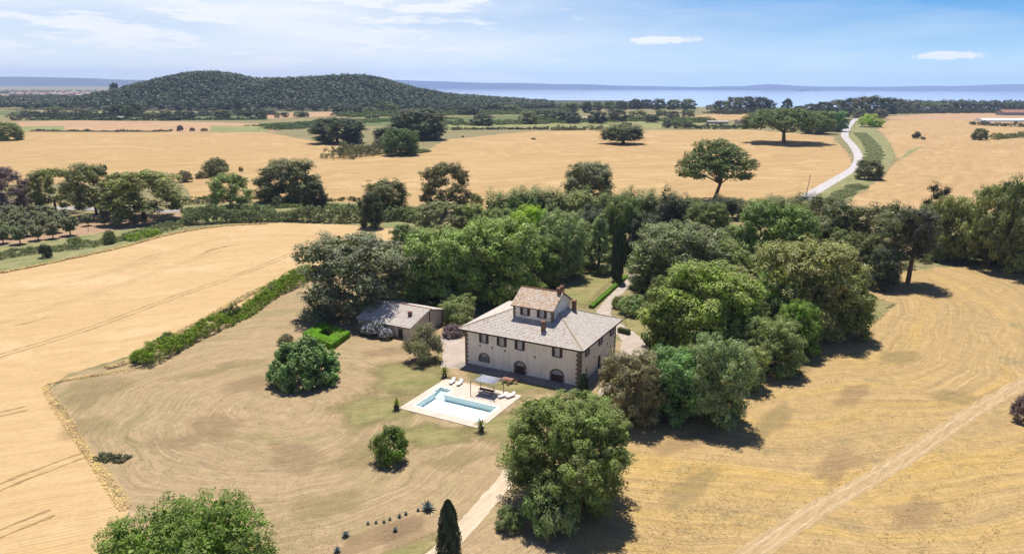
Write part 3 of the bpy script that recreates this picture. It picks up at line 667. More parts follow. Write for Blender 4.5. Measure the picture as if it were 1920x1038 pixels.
COLR = dict(oak=(0.146, 0.178, 0.059), lit=(.190, .232, .070), grey=(0.205, 0.222, 0.085), bright=(0.189, 0.292, 0.065), dusk=(0.16, 0.166, 0.078), dark=(.062, .076, .038),
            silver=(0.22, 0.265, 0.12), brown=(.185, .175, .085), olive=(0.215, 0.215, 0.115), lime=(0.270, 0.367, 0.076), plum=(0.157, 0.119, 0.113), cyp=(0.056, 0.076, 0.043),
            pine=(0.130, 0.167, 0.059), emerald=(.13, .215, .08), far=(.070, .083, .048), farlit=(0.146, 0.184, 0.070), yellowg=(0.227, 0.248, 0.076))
HUG = {'oak', 'holm', 'shrub', 'fig', 'bigoak', 'olive', 'feather', 'far', 'loose'}
NAMES = dict(oak='oak_tree', holm='oak_tree', loose='tree', feather='upright_tree', pine='pine_tree', cone='conifer_tree', cypress='cypress_tree', umbrella='umbrella_pine', flatpine='umbrella_pine',
             olive='olive_tree', shrub='bush', fig='fig_bush', orchard='orchard_tree', bigoak='oak_tree', locust='locust_tree', far='tree')
CATS = dict(shrub='bush', fig='bush', cypress='cypress', umbrella='pine tree', flatpine='pine tree', pine='pine tree', olive='olive tree')
PLACED = []
def plant(kind, x, yb, yt, w, col, label, group=None, name=None, zbase=None, cat=None):
    g = G(x, yb); d = proj(g)[2]; W = w * d / FPX
    if kind in HUG:
        dirv = g[:2] / np.linalg.norm(g[:2]); g[:2] += dirv * W * (0.36 if kind != 'far' else 0.3)
        d = proj(g)[2]; W = w * d / FPX
    g[2] = float(ground_z(g[0], g[1]))
    pr = PROTO[kind][(int(x * 7 + yb * 3)) % len(PROTO[kind])]
    # height: raise the top until it shows at row yt (crowns are widest half-way back)
    lo, hi = 0.3, 60.0
    for _ in range(40):
        m = (lo + hi) / 2
        if proj((g[0], g[1], m))[1] > yt: lo = m
        else: hi = m
    H = lo * (0.98 if kind in HUG else 1.0)
    r = np.random.default_rng(int(x * 13 + yb * 7 + w))
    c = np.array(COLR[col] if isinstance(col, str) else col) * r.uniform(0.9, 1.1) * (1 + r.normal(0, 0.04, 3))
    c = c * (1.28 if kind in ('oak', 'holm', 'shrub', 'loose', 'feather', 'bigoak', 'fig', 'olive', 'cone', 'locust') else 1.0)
    rz = r.uniform(0, 6.28) if kind not in ('umbrella',) else 0.0
    nm = name or NAMES[kind]; sc = (W / pr['w'], W / pr['w'], H / pr['h'])
    if pr['t'] is None or w < 15:
        o = link(bpy.data.objects.new(nm, pr['c'])); o.location = g; o.rotation_euler = (0, 0, rz); o.scale = sc; o.color = (*c, 1)
        root = o
    else:
        root = empty(nm, g, rz); root.scale = sc
        o = link(bpy.data.objects.new('crown', pr['c']), root); o.color = (*c, 1)
        t = link(bpy.data.objects.new('trunk', pr['t']), root)
    tag(root, label, cat or CATS.get(kind, 'tree'), group)
    PLACED.append((root, kind, x, yb, W, H)); return root

def foliage_obj(name, C, R, col, leaf, k, rng, parent=None, norm=(.8, .0, .6), aspect=.7, mat=None, elong=1.0, up=0.0):
    """one mesh of leaves over a list of clumps (centres C, radii R)"""
    C = np.asarray(C, float); R = np.asarray(R, float); m = len(C); ct = rng.uniform(.8, 1.2, m)
    idx = np.repeat(np.arange(m), k); n = len(idx); d = unit(n, rng); d[:, 2] = np.abs(d[:, 2]) * np.where(rng.random(n) < .8, 1, -.5)
    P = C[idx] + d * (R[idx] * rng.uniform(.4, 1.05, n) ** .7)[:, None] * np.array([1, 1, elong]); P[:, 2] = np.maximum(P[:, 2], 0.02)
    N = d * norm[0] + unit(n, rng) * norm[2] + [0, 0, up]; N /= np.linalg.norm(N, axis=1)[:, None]
    V, F, T = leaf_quads(P, N, leaf, rng, aspect, ct[idx])
    o = mesh_obj(name, V, F, mat or LEAF, parent, attr=T); o.color = (*(COLR[col] if isinstance(col, str) else col), 1); return o

def hedge(name, px, width, height, col, label, cat='hedge', leaf=0.3, rc=0.7, k=40, gap=0.0, dens=1.0, seed=1, var=0.35, elong=1.0, kind=None, group=None, up=0.0):
    rng = np.random.default_rng(seed); Q = densify([G(*p) for p in px], 1.0, False, True)
    seg = np.linalg.norm(np.diff(Q, axis=0), axis=1); Lt = seg.sum(); n = int(dens * Lt * width * 1.1 / (rc * rc))
    s = rng.uniform(0, Lt, n); cum = np.concatenate([[0], np.cumsum(seg)])
    X = np.interp(s, cum, Q[:, 0]); Y = np.interp(s, cum, Q[:, 1]); ts = np.interp(s, cum, np.arange(len(Q)))
    T = np.gradient(Q, axis=0); T /= np.linalg.norm(T, axis=1)[:, None]
    nx = np.interp(ts, np.arange(len(Q)), -T[:, 1]); ny = np.interp(ts, np.arange(len(Q)), T[:, 0])
    u = rng.uniform(-1, 1, n); hh = height * (1 + var * np.sin(s / 3.1 + seed) * 0.6 + var * np.sin(s / 7.7) * 0.5 + rng.normal(0, var * .25, n))
    hh = np.maximum(hh, height * .35) * (1 - 0.55 * np.abs(u) ** 2.5)
    wv = width * (1 + 0.25 * np.sin(s / 5.3 + 2) )
    C = np.column_stack([X + nx * u * wv / 2, Y + ny * u * wv / 2, hh - rc * 0.6 - rng.random(n) ** 2 * hh * .75])
    C[:, 2] = np.maximum(C[:, 2], rc * .2)
    o = foliage_obj(name, C, rc * rng.uniform(.6, 1.25, n), col, leaf, k, rng, elong=elong, up=up, norm=(.3, 0, .5) if up else (.9, 0, .45))
    return tag(o, label, cat, group, kind) if not kind else tag(o, label, None, None, kind)

# ------------------------------------------------------------------ villa
HA = G(873, 680); _B = G(1085, 724); TH = math.atan2(_B[1] - HA[1], _B[0] - HA[0])
E1 = np.array([math.cos(TH), math.sin(TH), 0]); E2 = np.array([-math.sin(TH), math.cos(TH), 0])
def HL(x, y, z=0.0): return HA + E1 * x + E2 * y + np.array([0, 0, z])

def plaster(name, c1, c2, c3):
    m, nt, out = new_mat(name)
    pos = nd(nt, 'ShaderNodeTexCoord').outputs['Object']
    n1 = noise(nt, pos, 0.35, 5, 0.62); n2 = noise(nt, nd(nt, 'ShaderNodeVectorMath', {0: pos, 1: (1.2, 1.2, 0.25)}, operation='MULTIPLY').outputs[0], 1.1, 5, 0.65); n3 = noise(nt, pos, 7, 4)
    c = mixc(nt, rng_map(nt, n1, 0.38, 0.66), c1, c2)
    c = mixc(nt, rng_map(nt, n2, 0.48, 0.72, 0, 0.8), c, c3)
    sc = nd(nt, 'ShaderNodeVectorMath', {0: c, 'Scale': rng_map(nt, n3, 0.2, 0.8, 0.86, 1.12)}, operation='SCALE').outputs[0]
    b = nd(nt, 'ShaderNodeBump', {'Height': n3, 'Strength': 0.25, 'Distance': 0.03})
    p = nd(nt, 'ShaderNodeBsdfPrincipled', {'Base Color': sc, 'Roughness': 0.92, 'Specular IOR Level': 0.15, 'Normal': b.outputs[0]})
    nt.links.new(p.outputs[0], out.inputs[0]); return m
PLASTER = plaster('weathered_plaster', (0.84, 0.755, 0.645), (0.75, 0.67, 0.57), (0.58, 0.55, 0.53))
SHEDPL = plaster('shed_plaster', (0.62, 0.54, 0.44), (0.54, 0.47, 0.38), (0.42, 0.39, 0.35))
STONE = plain('brown_stone', (0.24, 0.18, 0.135), 0.9, 0.25, 3, 0.4, 0.15)
SHUT = plain('shutter_wood', (0.085, 0.055, 0.045), 0.7, 0.2, 8, 0.2, 0.2)
FRAMEW = plain('white_window_frame', (0.66, 0.64, 0.60), 0.6, 0.08, 5, 0.1, 0.3)
BRICK = plain('chimney_brick', (0.27, 0.155, 0.11), 0.9, 0.3, 5, 0.5, 0.15)
IRON = plain('dark_iron', (0.05, 0.05, 0.055), 0.6, 0.2, 8, 0.2, 0.4)
WOODD = plain('dark_door_wood', (0.09, 0.06, 0.05), 0.75, 0.25, 5, 0.3, 0.2)
def glass_mat():
    m, nt, out = new_mat('window_glass')
    p = nd(nt, 'ShaderNodeBsdfPrincipled', {'Base Color': (0.34, 0.35, 0.38, 1), 'Roughness': 0.12, 'Specular IOR Level': 0.5})
    nt.links.new(p.outputs[0], out.inputs[0]); return m
GLASS = glass_mat()

def tile_mat(name, cols):
    m, nt, out = new_mat(name)
    at = nd(nt, 'ShaderNodeAttribute', attribute_name='tint')
    pos = nd(nt, 'ShaderNodeTexCoord').outputs['Object']
    r = nt.nodes.new('ShaderNodeValToRGB'); nt.links.new(at.outputs['Fac'], r.inputs[0]); cr = r.color_ramp
    for i, (t, c) in enumerate(cols):
        e = cr.elements[i] if i < 2 else cr.elements.new(t)
        e.position = t; e.color = (*c, 1)
    n = noise(nt, pos, 0.5, 5, 0.65); n2 = noise(nt, pos, 6, 4, 0.7)
    c = mixc(nt, rng_map(nt, n, 0.5, 0.72, 0, 0.6), r.outputs[0], (0.60, 0.57, 0.52))
    c = nd(nt, 'ShaderNodeVectorMath', {0: c, 'Scale': rng_map(nt, n2, 0.25, 0.75, 0.78, 1.18)}, operation='SCALE').outputs[0]
    p = nd(nt, 'ShaderNodeBsdfPrincipled', {'Base Color': c, 'Roughness': 0.92, 'Specular IOR Level': 0.12})
    nt.links.new(p.outputs[0], out.inputs[0]); return m
TILE = tile_mat('lichen_roof_tile', [(0, (0.42, 0.345, 0.285)), (1, (0.69, 0.65, 0.595)), (0.25, (0.54, 0.47, 0.405)), (0.6, (0.61, 0.56, 0.50)), (0.8, (0.58, 0.49, 0.405))])
TILER = tile_mat('terracotta_roof_tile', [(0, (0.46, 0.28, 0.17)), (1, (0.69, 0.63, 0.55)), (0.35, (0.60, 0.43, 0.28)), (0.7, (0.65, 0.53, 0.41))])

def tile_field(rng, O, ex, up, length_fn, L, tw=0.27, tl=0.44):
    """rows of half-round roof tiles on a slope: origin O (eave start), unit ex along the eave, unit up the slope"""
    O = np.array(O, float); ex = np.array(ex, float); up = np.array(up, float); nz = np.cross(ex, up)
    V = []; F = []; T = []; n = int(L / tw); ang = np.linspace(0, math.pi, 5)
    cs = np.column_stack([-np.cos(ang) * tw * .56, np.sin(ang) * tw * .42])
    for i in range(n):
        x = (i + .5) * tw; ln = length_fn(x)
        if ln < 0.15: continue
        m = max(1, int(math.ceil(ln / tl)))
        for j in range(m):
            a = j * tl; b = min(ln, a + tl * 1.12); h0 = 0.05 + rng.uniform(0, .03); h1 = 0.01; sh = rng.normal(0, .015); w0 = 1.05; w1 = 0.88
            o = len(V)
            for (s, h, w) in ((a, h0, w0), (b, h1, w1)):
                for q in cs: V.append(O + ex * (x + sh + q[0] * w) + up * s + nz * (h + q[1]))
            t = float(np.clip(rng.beta(1.6, 1.5) , 0, 1))
            for k in range(4): F.append((o + k, o + k + 1, o + 6 + k, o + 5 + k)); T.append(t)
            F.append((o, o + 1, o + 2, o + 3)); T.append(0.0)
            F[-1] = (o + 4, o + 3, o + 2, o + 1)
    return V, F, T

def cells(mb, org, ex, L, H, holes, inn, dep):
    """wall plane with real openings and reveals; holes (x0,x1,z0,z1)"""
    org = np.array(org, float); ex = np.array(ex, float); inn = np.array(inn, float); ez = np.array([0, 0, 1.0])
    xs = sorted({0, L} | {h[0] for h in holes} | {h[1] for h in holes}); zs = sorted({0, H} | {h[2] for h in holes} | {h[3] for h in holes})
    P = lambda x, z, d=0: org + ex * x + ez * z + inn * d
    for a, b in zip(xs, xs[1:]):
        for c, d in zip(zs, zs[1:]):
            if any(h[0] < (a + b) / 2 < h[1] and h[2] < (c + d) / 2 < h[3] for h in holes): continue
            mb.add([P(a, c), P(b, c), P(b, d), P(a, d)], [(0, 1, 2, 3)])
    for x0, x1, z0, z1 in (h[:4] for h in holes):
        for q in (((x0, z0), (x1, z0)), ((x1, z0), (x1, z1)), ((x1, z1), (x0, z1)), ((x0, z1), (x0, z0))):
            (a, b), (c, d) = q; mb.add([P(a, b), P(c, d), P(c, d, dep), P(a, b, dep)], [(3, 2, 1, 0)])

def spandrels(mb, org, ex, x0, x1, zs, z1):
    """fills the corners above a round arch springing at zs inside the rectangular opening"""
    org = np.array(org, float); ex = np.array(ex, float); xc = (x0 + x1) / 2; r = (x1 - x0) / 2; ez = np.array([0, 0, 1.0])
    arc = [(xc - r * math.cos(t), zs + (z1 - zs) * math.sin(t)) for t in np.linspace(0, math.pi, 15)]
    Lp = [(x0, z1)] + arc[:8][::1]
    for k in range(7): mb.add([org + ex * p[0] + ez * p[1] for p in ((x0, z1), arc[k], arc[k + 1])], [(0, 1, 2)])
    for k in range(7, 14): mb.add([org + ex * p[0] + ez * p[1] for p in ((x1, z1), arc[k], arc[k + 1])], [(0, 1, 2)])

def window(parent, loc, rz, w, h, shutters=True, sill=True, name='window', dark=False):
    """opening w x h; local x along the wall, y into the wall, origin at the sill centre on the wall face"""
    b = MB(); t = 0.07; d0, d1 = 0.12, 0.20
    b.box(-w/2, -w/2 + t, d0, d1, 0, h); b.box(w/2 - t, w/2, d0, d1, 0, h); b.box(-w/2 + t, w/2 - t, d0, d1, 0, t); b.box(-w/2 + t, w/2 - t, d0, d1, h - t, h)
    b.box(-0.035, 0.035, d0 + .005, d1 - .005, t, h - t); b.box(-w/2 + t, -0.035, d0 + .01, d1 - .01, h * .55, h * .55 + .04); b.box(0.035, w/2 - t, d0 + .01, d1 - .01, h * .55, h * .55 + .04)
    o = b.build(name, IRON if dark else FRAMEW, parent); o.location = loc; o.rotation_euler = (0, 0, rz)
    MB().box(-w/2 + t, w/2 - t, d0 + .04, d0 + .05, t, h - t).build('pane', GLASS, o)
    if shutters:
        for s in (-1, 1):
            sb = MB(); a, c = sorted((s * (w/2 + 0.02), s * (w/2 + 0.60)))
            sb.box(a, c, -0.07, -0.03, -0.03, h + .03)
            for k in range(9):
                z = 0.08 + k * (h - .16) / 8; sb.box(a + .06, c - .06, -0.095, -0.072, z - .05, z + .03)
            sb.build('shutter', SHUT, o)
    if sill: MB().box(-w/2 - .12, w/2 + .12, -0.12, 0.10, -0.10, -0.005).build('sill', STONE, o)
    return o

def arch_stones(parent, cx, zs, r, rise, width, y=-0.06, jamb=True):
    """voussoirs and jamb stones as single blocks, front face at y"""
    n = 11
    for k in range(n):
        t0 = math.pi * k / n + .015; t1 = math.pi * (k + 1) / n - .015; q = rise / r
        P = [(-(r) * math.cos(t0), r * q * math.sin(t0)), (-(r + width) * math.cos(t0), (r + width) * q * math.sin(t0)), (-(r + width) * math.cos(t1), (r + width) * q * math.sin(t1)), (-r * math.cos(t1), r * q * math.sin(t1))]
        V = [(cx + p[0], y, zs + p[1]) for p in P] + [(cx + p[0], 0.18, zs + p[1]) for p in P]
        mesh_obj('arch_stone', V, [(0, 1, 2, 3), (7, 6, 5, 4), (0, 4, 5, 1), (1, 5, 6, 2), (2, 6, 7, 3), (3, 7, 4, 0)], STONE, parent)
    if jamb:
        z = 0.0; k = 0
        while z < zs - 0.1:
            hh = min(0.42, zs - z)
            for s in (-1, 1):
                w = width * (1.15 if k % 2 else 0.85); a, c = sorted((cx + s * r, cx + s * (r + w)))
                MB().box(a, c, y, 0.17, z + .012, z + hh - .012).build('jamb_stone', STONE, parent)
            z += hh; k += 1

def chimney(parent, x, y, z0, z1, w, d, mat):
    o = MB().box(x - w/2, x + w/2, y - d/2, y + d/2, z0, z1).build('chimney', mat, parent)
    MB().box(x - w/2 - .08, x + w/2 + .08, y - d/2 - .08, y + d/2 + .08, z1 + .002, z1 + .12).build('chimney_cap', STONE, o)
    b = MB()
    for sx in (-1, 1):
        for sy in (-1, 1): b.box(x + sx * (w/2 - .08) - .06, x + sx * (w/2 - .08) + .06, y + sy * (d/2 - .08) - .06, y + sy * (d/2 - .08) + .06, z1 + .122, z1 + .34)
    b.add([(x - w/2 - .1, y - d/2 - .1, z1 + .342), (x + w/2 + .1, y - d/2 - .1, z1 + .342), (x + w/2 + .1, y + d/2 + .1, z1 + .342), (x - w/2 - .1, y + d/2 + .1, z1 + .342), (x - w/2, y, z1 + .55), (x + w/2, y, z1 + .55)],
          [(0, 1, 5, 4), (2, 3, 4, 5), (1, 2, 5), (3, 0, 4), (3, 2, 1, 0)])
    b.build('chimney_hood', TILER_PLAIN, o)
TILER_PLAIN = plain('terracotta', (0.36, 0.19, 0.12), 0.9, 0.25, 4, 0.3, 0.15)

L1, L2, WH, OV, SLP = 25.0, 19.5, 7.3, 1.05, 0.385
villa = empty('villa', HA, TH)
tag(villa, 'two-storey plastered country villa with hipped tiled roof and central roof tower', 'house')
def villa_build():
    w, h = 0.98, 1.72
    wf = [(4.36, 5.12), (8.42, 5.12), (12.42, 5.08), (20.4, 5.05)]
    holes_f = [(x - w/2, x + w/2, z, z + h) for x, z in wf]
    arch_w = (4.4, 1.0, 1.2, 1.9)                                     # centre, half width, bottom, springing
    d1 = (12.5, 0.98, 0.0, 1.65); d2 = (20.45, 1.15, 0.0, 1.40)
    holes_f += [(c - r, c + r, z0, zs + r * 0.85) for c, r, z0, zs in (arch_w, d1, d2)]
    sw = [(3.75, 5.0, w, h), (10.7, 5.0, w, h), (17.0, 5.0, w, h), (3.7, 0.95, 0.8, 1.5), (16.6, 1.5, 0.8, 1.35), (13.3, 0.35, 0.7, 0.6)]
    holes_s = [(y - a/2, y + a/2, z, z + b) for y, z, a, b in sw] + [(9.6, 11.2, 0.0, 2.75)]
    mb = MB()
    cells(mb, (0, 0, 0), (1, 0, 0), L1, WH, holes_f, (0, 1, 0), 0.22)
    for c, r, z0, zs in (arch_w, d1, d2): spandrels(mb, (0, 0, 0), (1, 0, 0), c - r, c + r, zs, zs + r * 0.85)
    cells(mb, (L1, 0, 0), (0, 1, 0), L2, WH, holes_s, (-1, 0, 0), 0.22)
    mb.add([(L1, L2, 0), (0, L2, 0), (0, L2, WH), (L1, L2, WH)], [(0, 1, 2, 3)])
    mb.add([(0, L2, 0), (0, 0, 0), (0, 0, WH), (0, L2, WH)], [(0, 1, 2, 3)])
    mb.build('wall', PLASTER, villa)
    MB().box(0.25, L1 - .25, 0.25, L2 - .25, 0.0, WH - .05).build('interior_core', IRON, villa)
    for x, z in wf: window(villa, (x, 0, z), 0, w, h)
    for y, z, a, b in sw[:3]: window(villa, (L1, y, z), math.pi / 2, a, b)
    for y, z, a, b in sw[3:]: window(villa, (L1, y, z), math.pi / 2, a, b, False, True, dark=True)
    # arched ground-floor window with iron grille
    c, r, z0, zs = arch_w
    g = MB().box(c - r, c + r, 0.19, 0.21, z0, zs + r * .85).build('arched_window', GLASS, villa)
    gb = MB()
    for k in range(7): gb.box(c - r + .12 + k * (2 * r - .24) / 6 - .02, c - r + .12 + k * (2 * r - .24) / 6 + .02, 0.08, 0.11, z0, zs + .35)
    for z in (1.45, 1.8, 2.15): gb.box(c - r, c + r, 0.112, 0.13, z, z + .04)
    gb.build('grille', IRON, g)
    arch_stones(villa, c, zs, r, r * .85, 0.30, jamb=False)
    for s in (-1, 1):
        for k in range(2): MB().box(*sorted((c + s * r, c + s * (r + .3))), -0.06, 0.17, z0 + k * .35 + .01, z0 + k * .35 + .34).build('jamb_stone', STONE, villa)
    MB().box(c - r - .3, c + r + .3, -0.10, 0.17, z0 - .16, z0 - .01).build('sill', STONE, villa)
    for c, r, z0, zs in (d1, d2):
        door = MB().box(c - r, c + r, 0.18, 0.21, 0.0, zs).build('door', WOODD, villa)
        fan = MB().box(c - r, c + r, 0.185, 0.205, zs + .002, zs + r * .85).build('fanlight', GLASS, door)
        b = MB()
        for k in range(4): b.box(c - r + .1 + k * (2*r - .2) / 4 + .03, c - r + .1 + (k + 1) * (2*r - .2) / 4 - .03, 0.15, 0.178, 0.15, zs - .12)
        b.build('door_panel', WOODD, door)
        arch_stones(villa, c, zs, r, r * .85, 0.38)
    sd = MB().box(L1 - .21, L1 - .18, 9.6, 11.2, 0, 2.75).build('door', WOODD, villa)
    MB().box(L1 - .178, L1 - .15, 9.75, 10.37, .15, 2.6).box(L1 - .178, L1 - .15, 10.43, 11.05, .15, 2.6).build('door_panel', WOODD, sd)
    # corner stones
    for (cx, cy) in ((0, 0), (L1, 0), (L1, L2), (0, L2)):
        z = 0.02; k = 0
        while z < WH - .3:
            a, b_ = (0.75, 0.45) if k % 2 else (0.45, 0.75)
            x0, x1 = (cx - .05, cx + a) if cx == 0 else (cx - a, cx + .05); y0, y1 = (cy - .05, cy + b_) if cy == 0 else (cy - b_, cy + .05)
            MB().box(x0, x1, y0, y1, z, z + .42).build('quoin', STONE, villa); z += .45; k += 1
    # iron tie plates and niches
    for x, z in ((3.5, 4.45), (6.2, 4.4), (9.15, 4.3), (15.74, 4.17)): MB().box(x - .17, x + .17, -0.05, 0.02, z - .2, z + .2).build('tie_plate', STONE, villa)
    for y, z in ((7.4, 3.45), (14.6, 3.8)): MB().box(L1 - .02, L1 + .05, y - .17, y + .17, z - .2, z + .2).build('tie_plate', STONE, villa)
    MB().tube([(L1 + .14, 0.75, 0.05), (L1 + .14, 0.75, WH - .1)], [.055, .055], 8).build('drainpipe', IRON, villa)
    MB().tube([(10.4, -.12, 0.05), (10.4, -.12, 1.7)], [.05, .05], 8).build('drainpipe', FRAMEW, villa)
    # stone pavement apron round the walls
    MB().box(-1.2, L1 + 1.6, -3.0, -0.02, -0.1, 0.10).box(L1 + .02, L1 + 1.6, -0.018, L2 + 1, -0.1, 0.10).build('pavement', plain('apron_stone', (0.34, 0.30, 0.25), .9, .2, 1.5, .3, .15), villa)
    # roof: hipped slab + tiles
    x0, x1, y0, y1, ze = -OV, L1 + OV, -OV, L2 + OV, WH
    hd = (y1 - y0) / 2; zr = ze + hd * SLP; t = 0.16
    V = [(x0, y0, ze), (x1, y0, ze), (x1, y1, ze), (x0, y1, ze), (x0 + hd, y0 + hd, zr), (x1 - hd, y0 + hd, zr)]
    V = [(a, b, c + t) for a, b, c in V] + [(a, b, c + .002) for a, b, c in V[:4]]
    roof = mesh_obj('roof', V, [(0, 1, 5, 4), (1, 2, 5), (2, 3, 4, 5), (3, 0, 4), (0, 6, 7, 1), (1, 7, 8, 2), (2, 8, 9, 3), (3, 9, 6, 0), (6, 9, 8, 7)], STONE, villa)
    rng = np.random.default_rng(5); k = math.sqrt(1 + SLP * SLP); zt = ze + t
    AV, AF, AT = [], [], []
    for O, ex, upn, L in (((x0, y0, zt), (1, 0, 0), (0, 1, SLP), x1 - x0), ((x1, y0, zt), (0, 1, 0), (-1, 0, SLP), y1 - y0), ((x1, y1, zt), (-1, 0, 0), (0, -1, SLP), x1 - x0), ((x0, y1, zt), (0, -1, 0), (1, 0, SLP), y1 - y0)):
        V, F, T = tile_field(rng, O, ex, np.array(upn) / k, lambda x, L=L: min(x, L - x, hd) * k - .02, L)
        o = len(AV); AV += V; AF += [tuple(i + o for i in f) for f in F]; AT += T
    tag(mesh_obj('roof_tiles', AV, AF, TILE, roof, attr=AT), kind='stuff')
    for a, b in (((x0, y0, zt), (x0 + hd, y0 + hd, zr + t)), ((x1, y0, zt), (x1 - hd, y0 + hd, zr + t)), ((x1, y1, zt), (x1 - hd, y0 + hd, zr + t)), ((x0, y1, zt), (x0 + hd, y0 + hd, zr + t)), ((x0 + hd, y0 + hd, zr + t), (x1 - hd, y0 + hd, zr + t))):
        a = np.array(a) + [0, 0, .12]; b = np.array(b) + [0, 0, .12]
        MB().tube([a, a * .66 + b * .34 + [0, 0, .02], a * .33 + b * .67, b], [.14, .15, .14, .15], 6).build('hip_tiles', plain('hip_tile_clay', (0.47, 0.37, 0.24), .9, .2, 3, .3, .1), roof)
    # gutters
    MB().bar((x0, y0 - .05, ze + .05), (x1, y0 - .05, ze + .05), .12).bar((x1 + .06, y0, ze + .05), (x1 + .06, y1, ze + .05), .12).build('gutter', IRON, roof)
    # tower
    tx0, tx1, ty0, ty1, tz, tr = 8.35, 17.1, 5.0, 13.6, 12.35, 14.75
    mb = MB(); tw, th = 0.95, 1.5; yr = (ty0 + ty1) / 2
    tower = MB()
    cells(tower, (tx0, ty0, 8.5), (1, 0, 0), tx1 - tx0, tz - 8.5, [(x - tx0 - tw/2, x - tx0 + tw/2, 2.0, 2.0 + th) for x in (11.0, 14.7)], (0, 1, 0), 0.22)
    tower.add([(tx1, ty0, 8.5), (tx1, ty1, 8.5), (tx1, ty1, tz), (tx1, yr, tr), (tx1, ty0, tz)], [(0, 1, 2, 3, 4)])
    tower.add([(tx0, ty0, 8.5), (tx0, ty1, 8.5), (tx0, ty1, tz), (tx0, yr, tr), (tx0, ty0, tz)], [(4, 3, 2, 1, 0)])
    tower.add([(tx1, ty1, 8.5), (tx0, ty1, 8.5), (tx0, ty1, tz), (tx1, ty1, tz)], [(0, 1, 2, 3)])
    to = tower.build('tower', PLASTER, villa)
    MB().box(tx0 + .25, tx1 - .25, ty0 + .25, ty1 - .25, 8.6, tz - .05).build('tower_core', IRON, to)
    for x in (11.0, 14.7): window(villa, (x, ty0, 10.5), 0, tw, th)
    for cx in (tx0, tx1):
        z = 9.3; k2 = 0
        while z < tz - .3:
            a = 0.6 if k2 % 2 else 0.38
            x0_, x1_ = (cx - .05, cx + a) if cx == tx0 else (cx - a, cx + .05)
            MB().box(x0_, x1_, ty0 - .05, ty0 + .98 - a, z, z + .38).build('quoin', STONE, to); z += .41; k2 += 1
    ov = .45; s = (tr - tz) / (yr - ty0); kk = math.sqrt(1 + s * s); ze2 = tz - ov * s
    V = [(tx0 - ov, ty0 - ov, ze2), (tx1 + ov, ty0 - ov, ze2), (tx1 + ov, yr, tr), (tx0 - ov, yr, tr), (tx1 + ov, ty1 + ov, ze2), (tx0 - ov, ty1 + ov, ze2)]
    V = [(a, b, c + .16) for a, b, c in V] + [(a, b, c + .01) for a, b, c in V]
    trf = mesh_obj('tower_roof', V, [(0, 1, 2, 3), (3, 2, 4, 5), (6, 9, 8, 7), (9, 11, 10, 8), (0, 6, 7, 1), (1, 7, 8, 2), (2, 8, 10, 4), (4, 10, 11, 5), (5, 11, 9, 3), (3, 9, 6, 0)], STONE, villa)
    AV, AF, AT = [], [], []; Lr = tx1 - tx0 + 2 * ov; ln = (yr - ty0 + ov) * kk
    for O, ex, upn in (((tx0 - ov, ty0 - ov, ze2 + .16), (1, 0, 0), (0, 1, s)), ((tx1 + ov, ty1 + ov, ze2 + .16), (-1, 0, 0), (0, -1, s))):
        V, F, T = tile_field(rng, O, ex, np.array(upn) / kk, lambda x: ln, Lr); o = len(AV); AV += V; AF += [tuple(i + o for i in f) for f in F]; AT += T
    tag(mesh_obj('roof_tiles', AV, AF, TILER, trf, attr=AT), kind='stuff')
    MB().tube([(tx0 - ov, yr, tr + .28), (13, yr, tr + .3), (tx1 + ov, yr, tr + .28)], [.15, .16, .15], 6).build('ridge_tiles', TILER_PLAIN, trf)
    chimney(villa, 16.3, 2.4, 8.2, 10.5, 0.75, 0.7, BRICK)
    chimney(villa, 16.5, yr - .35, 13.8, 15.5, 0.6, 0.6, BRICK); chimney(villa, 16.5, yr + 1.0, 13.6, 15.6, 0.6, 0.6, BRICK)
    chimney(villa, 18.3, 12.6, 10.2, 12.3, 0.75, 0.75, BRICK)
villa_build()

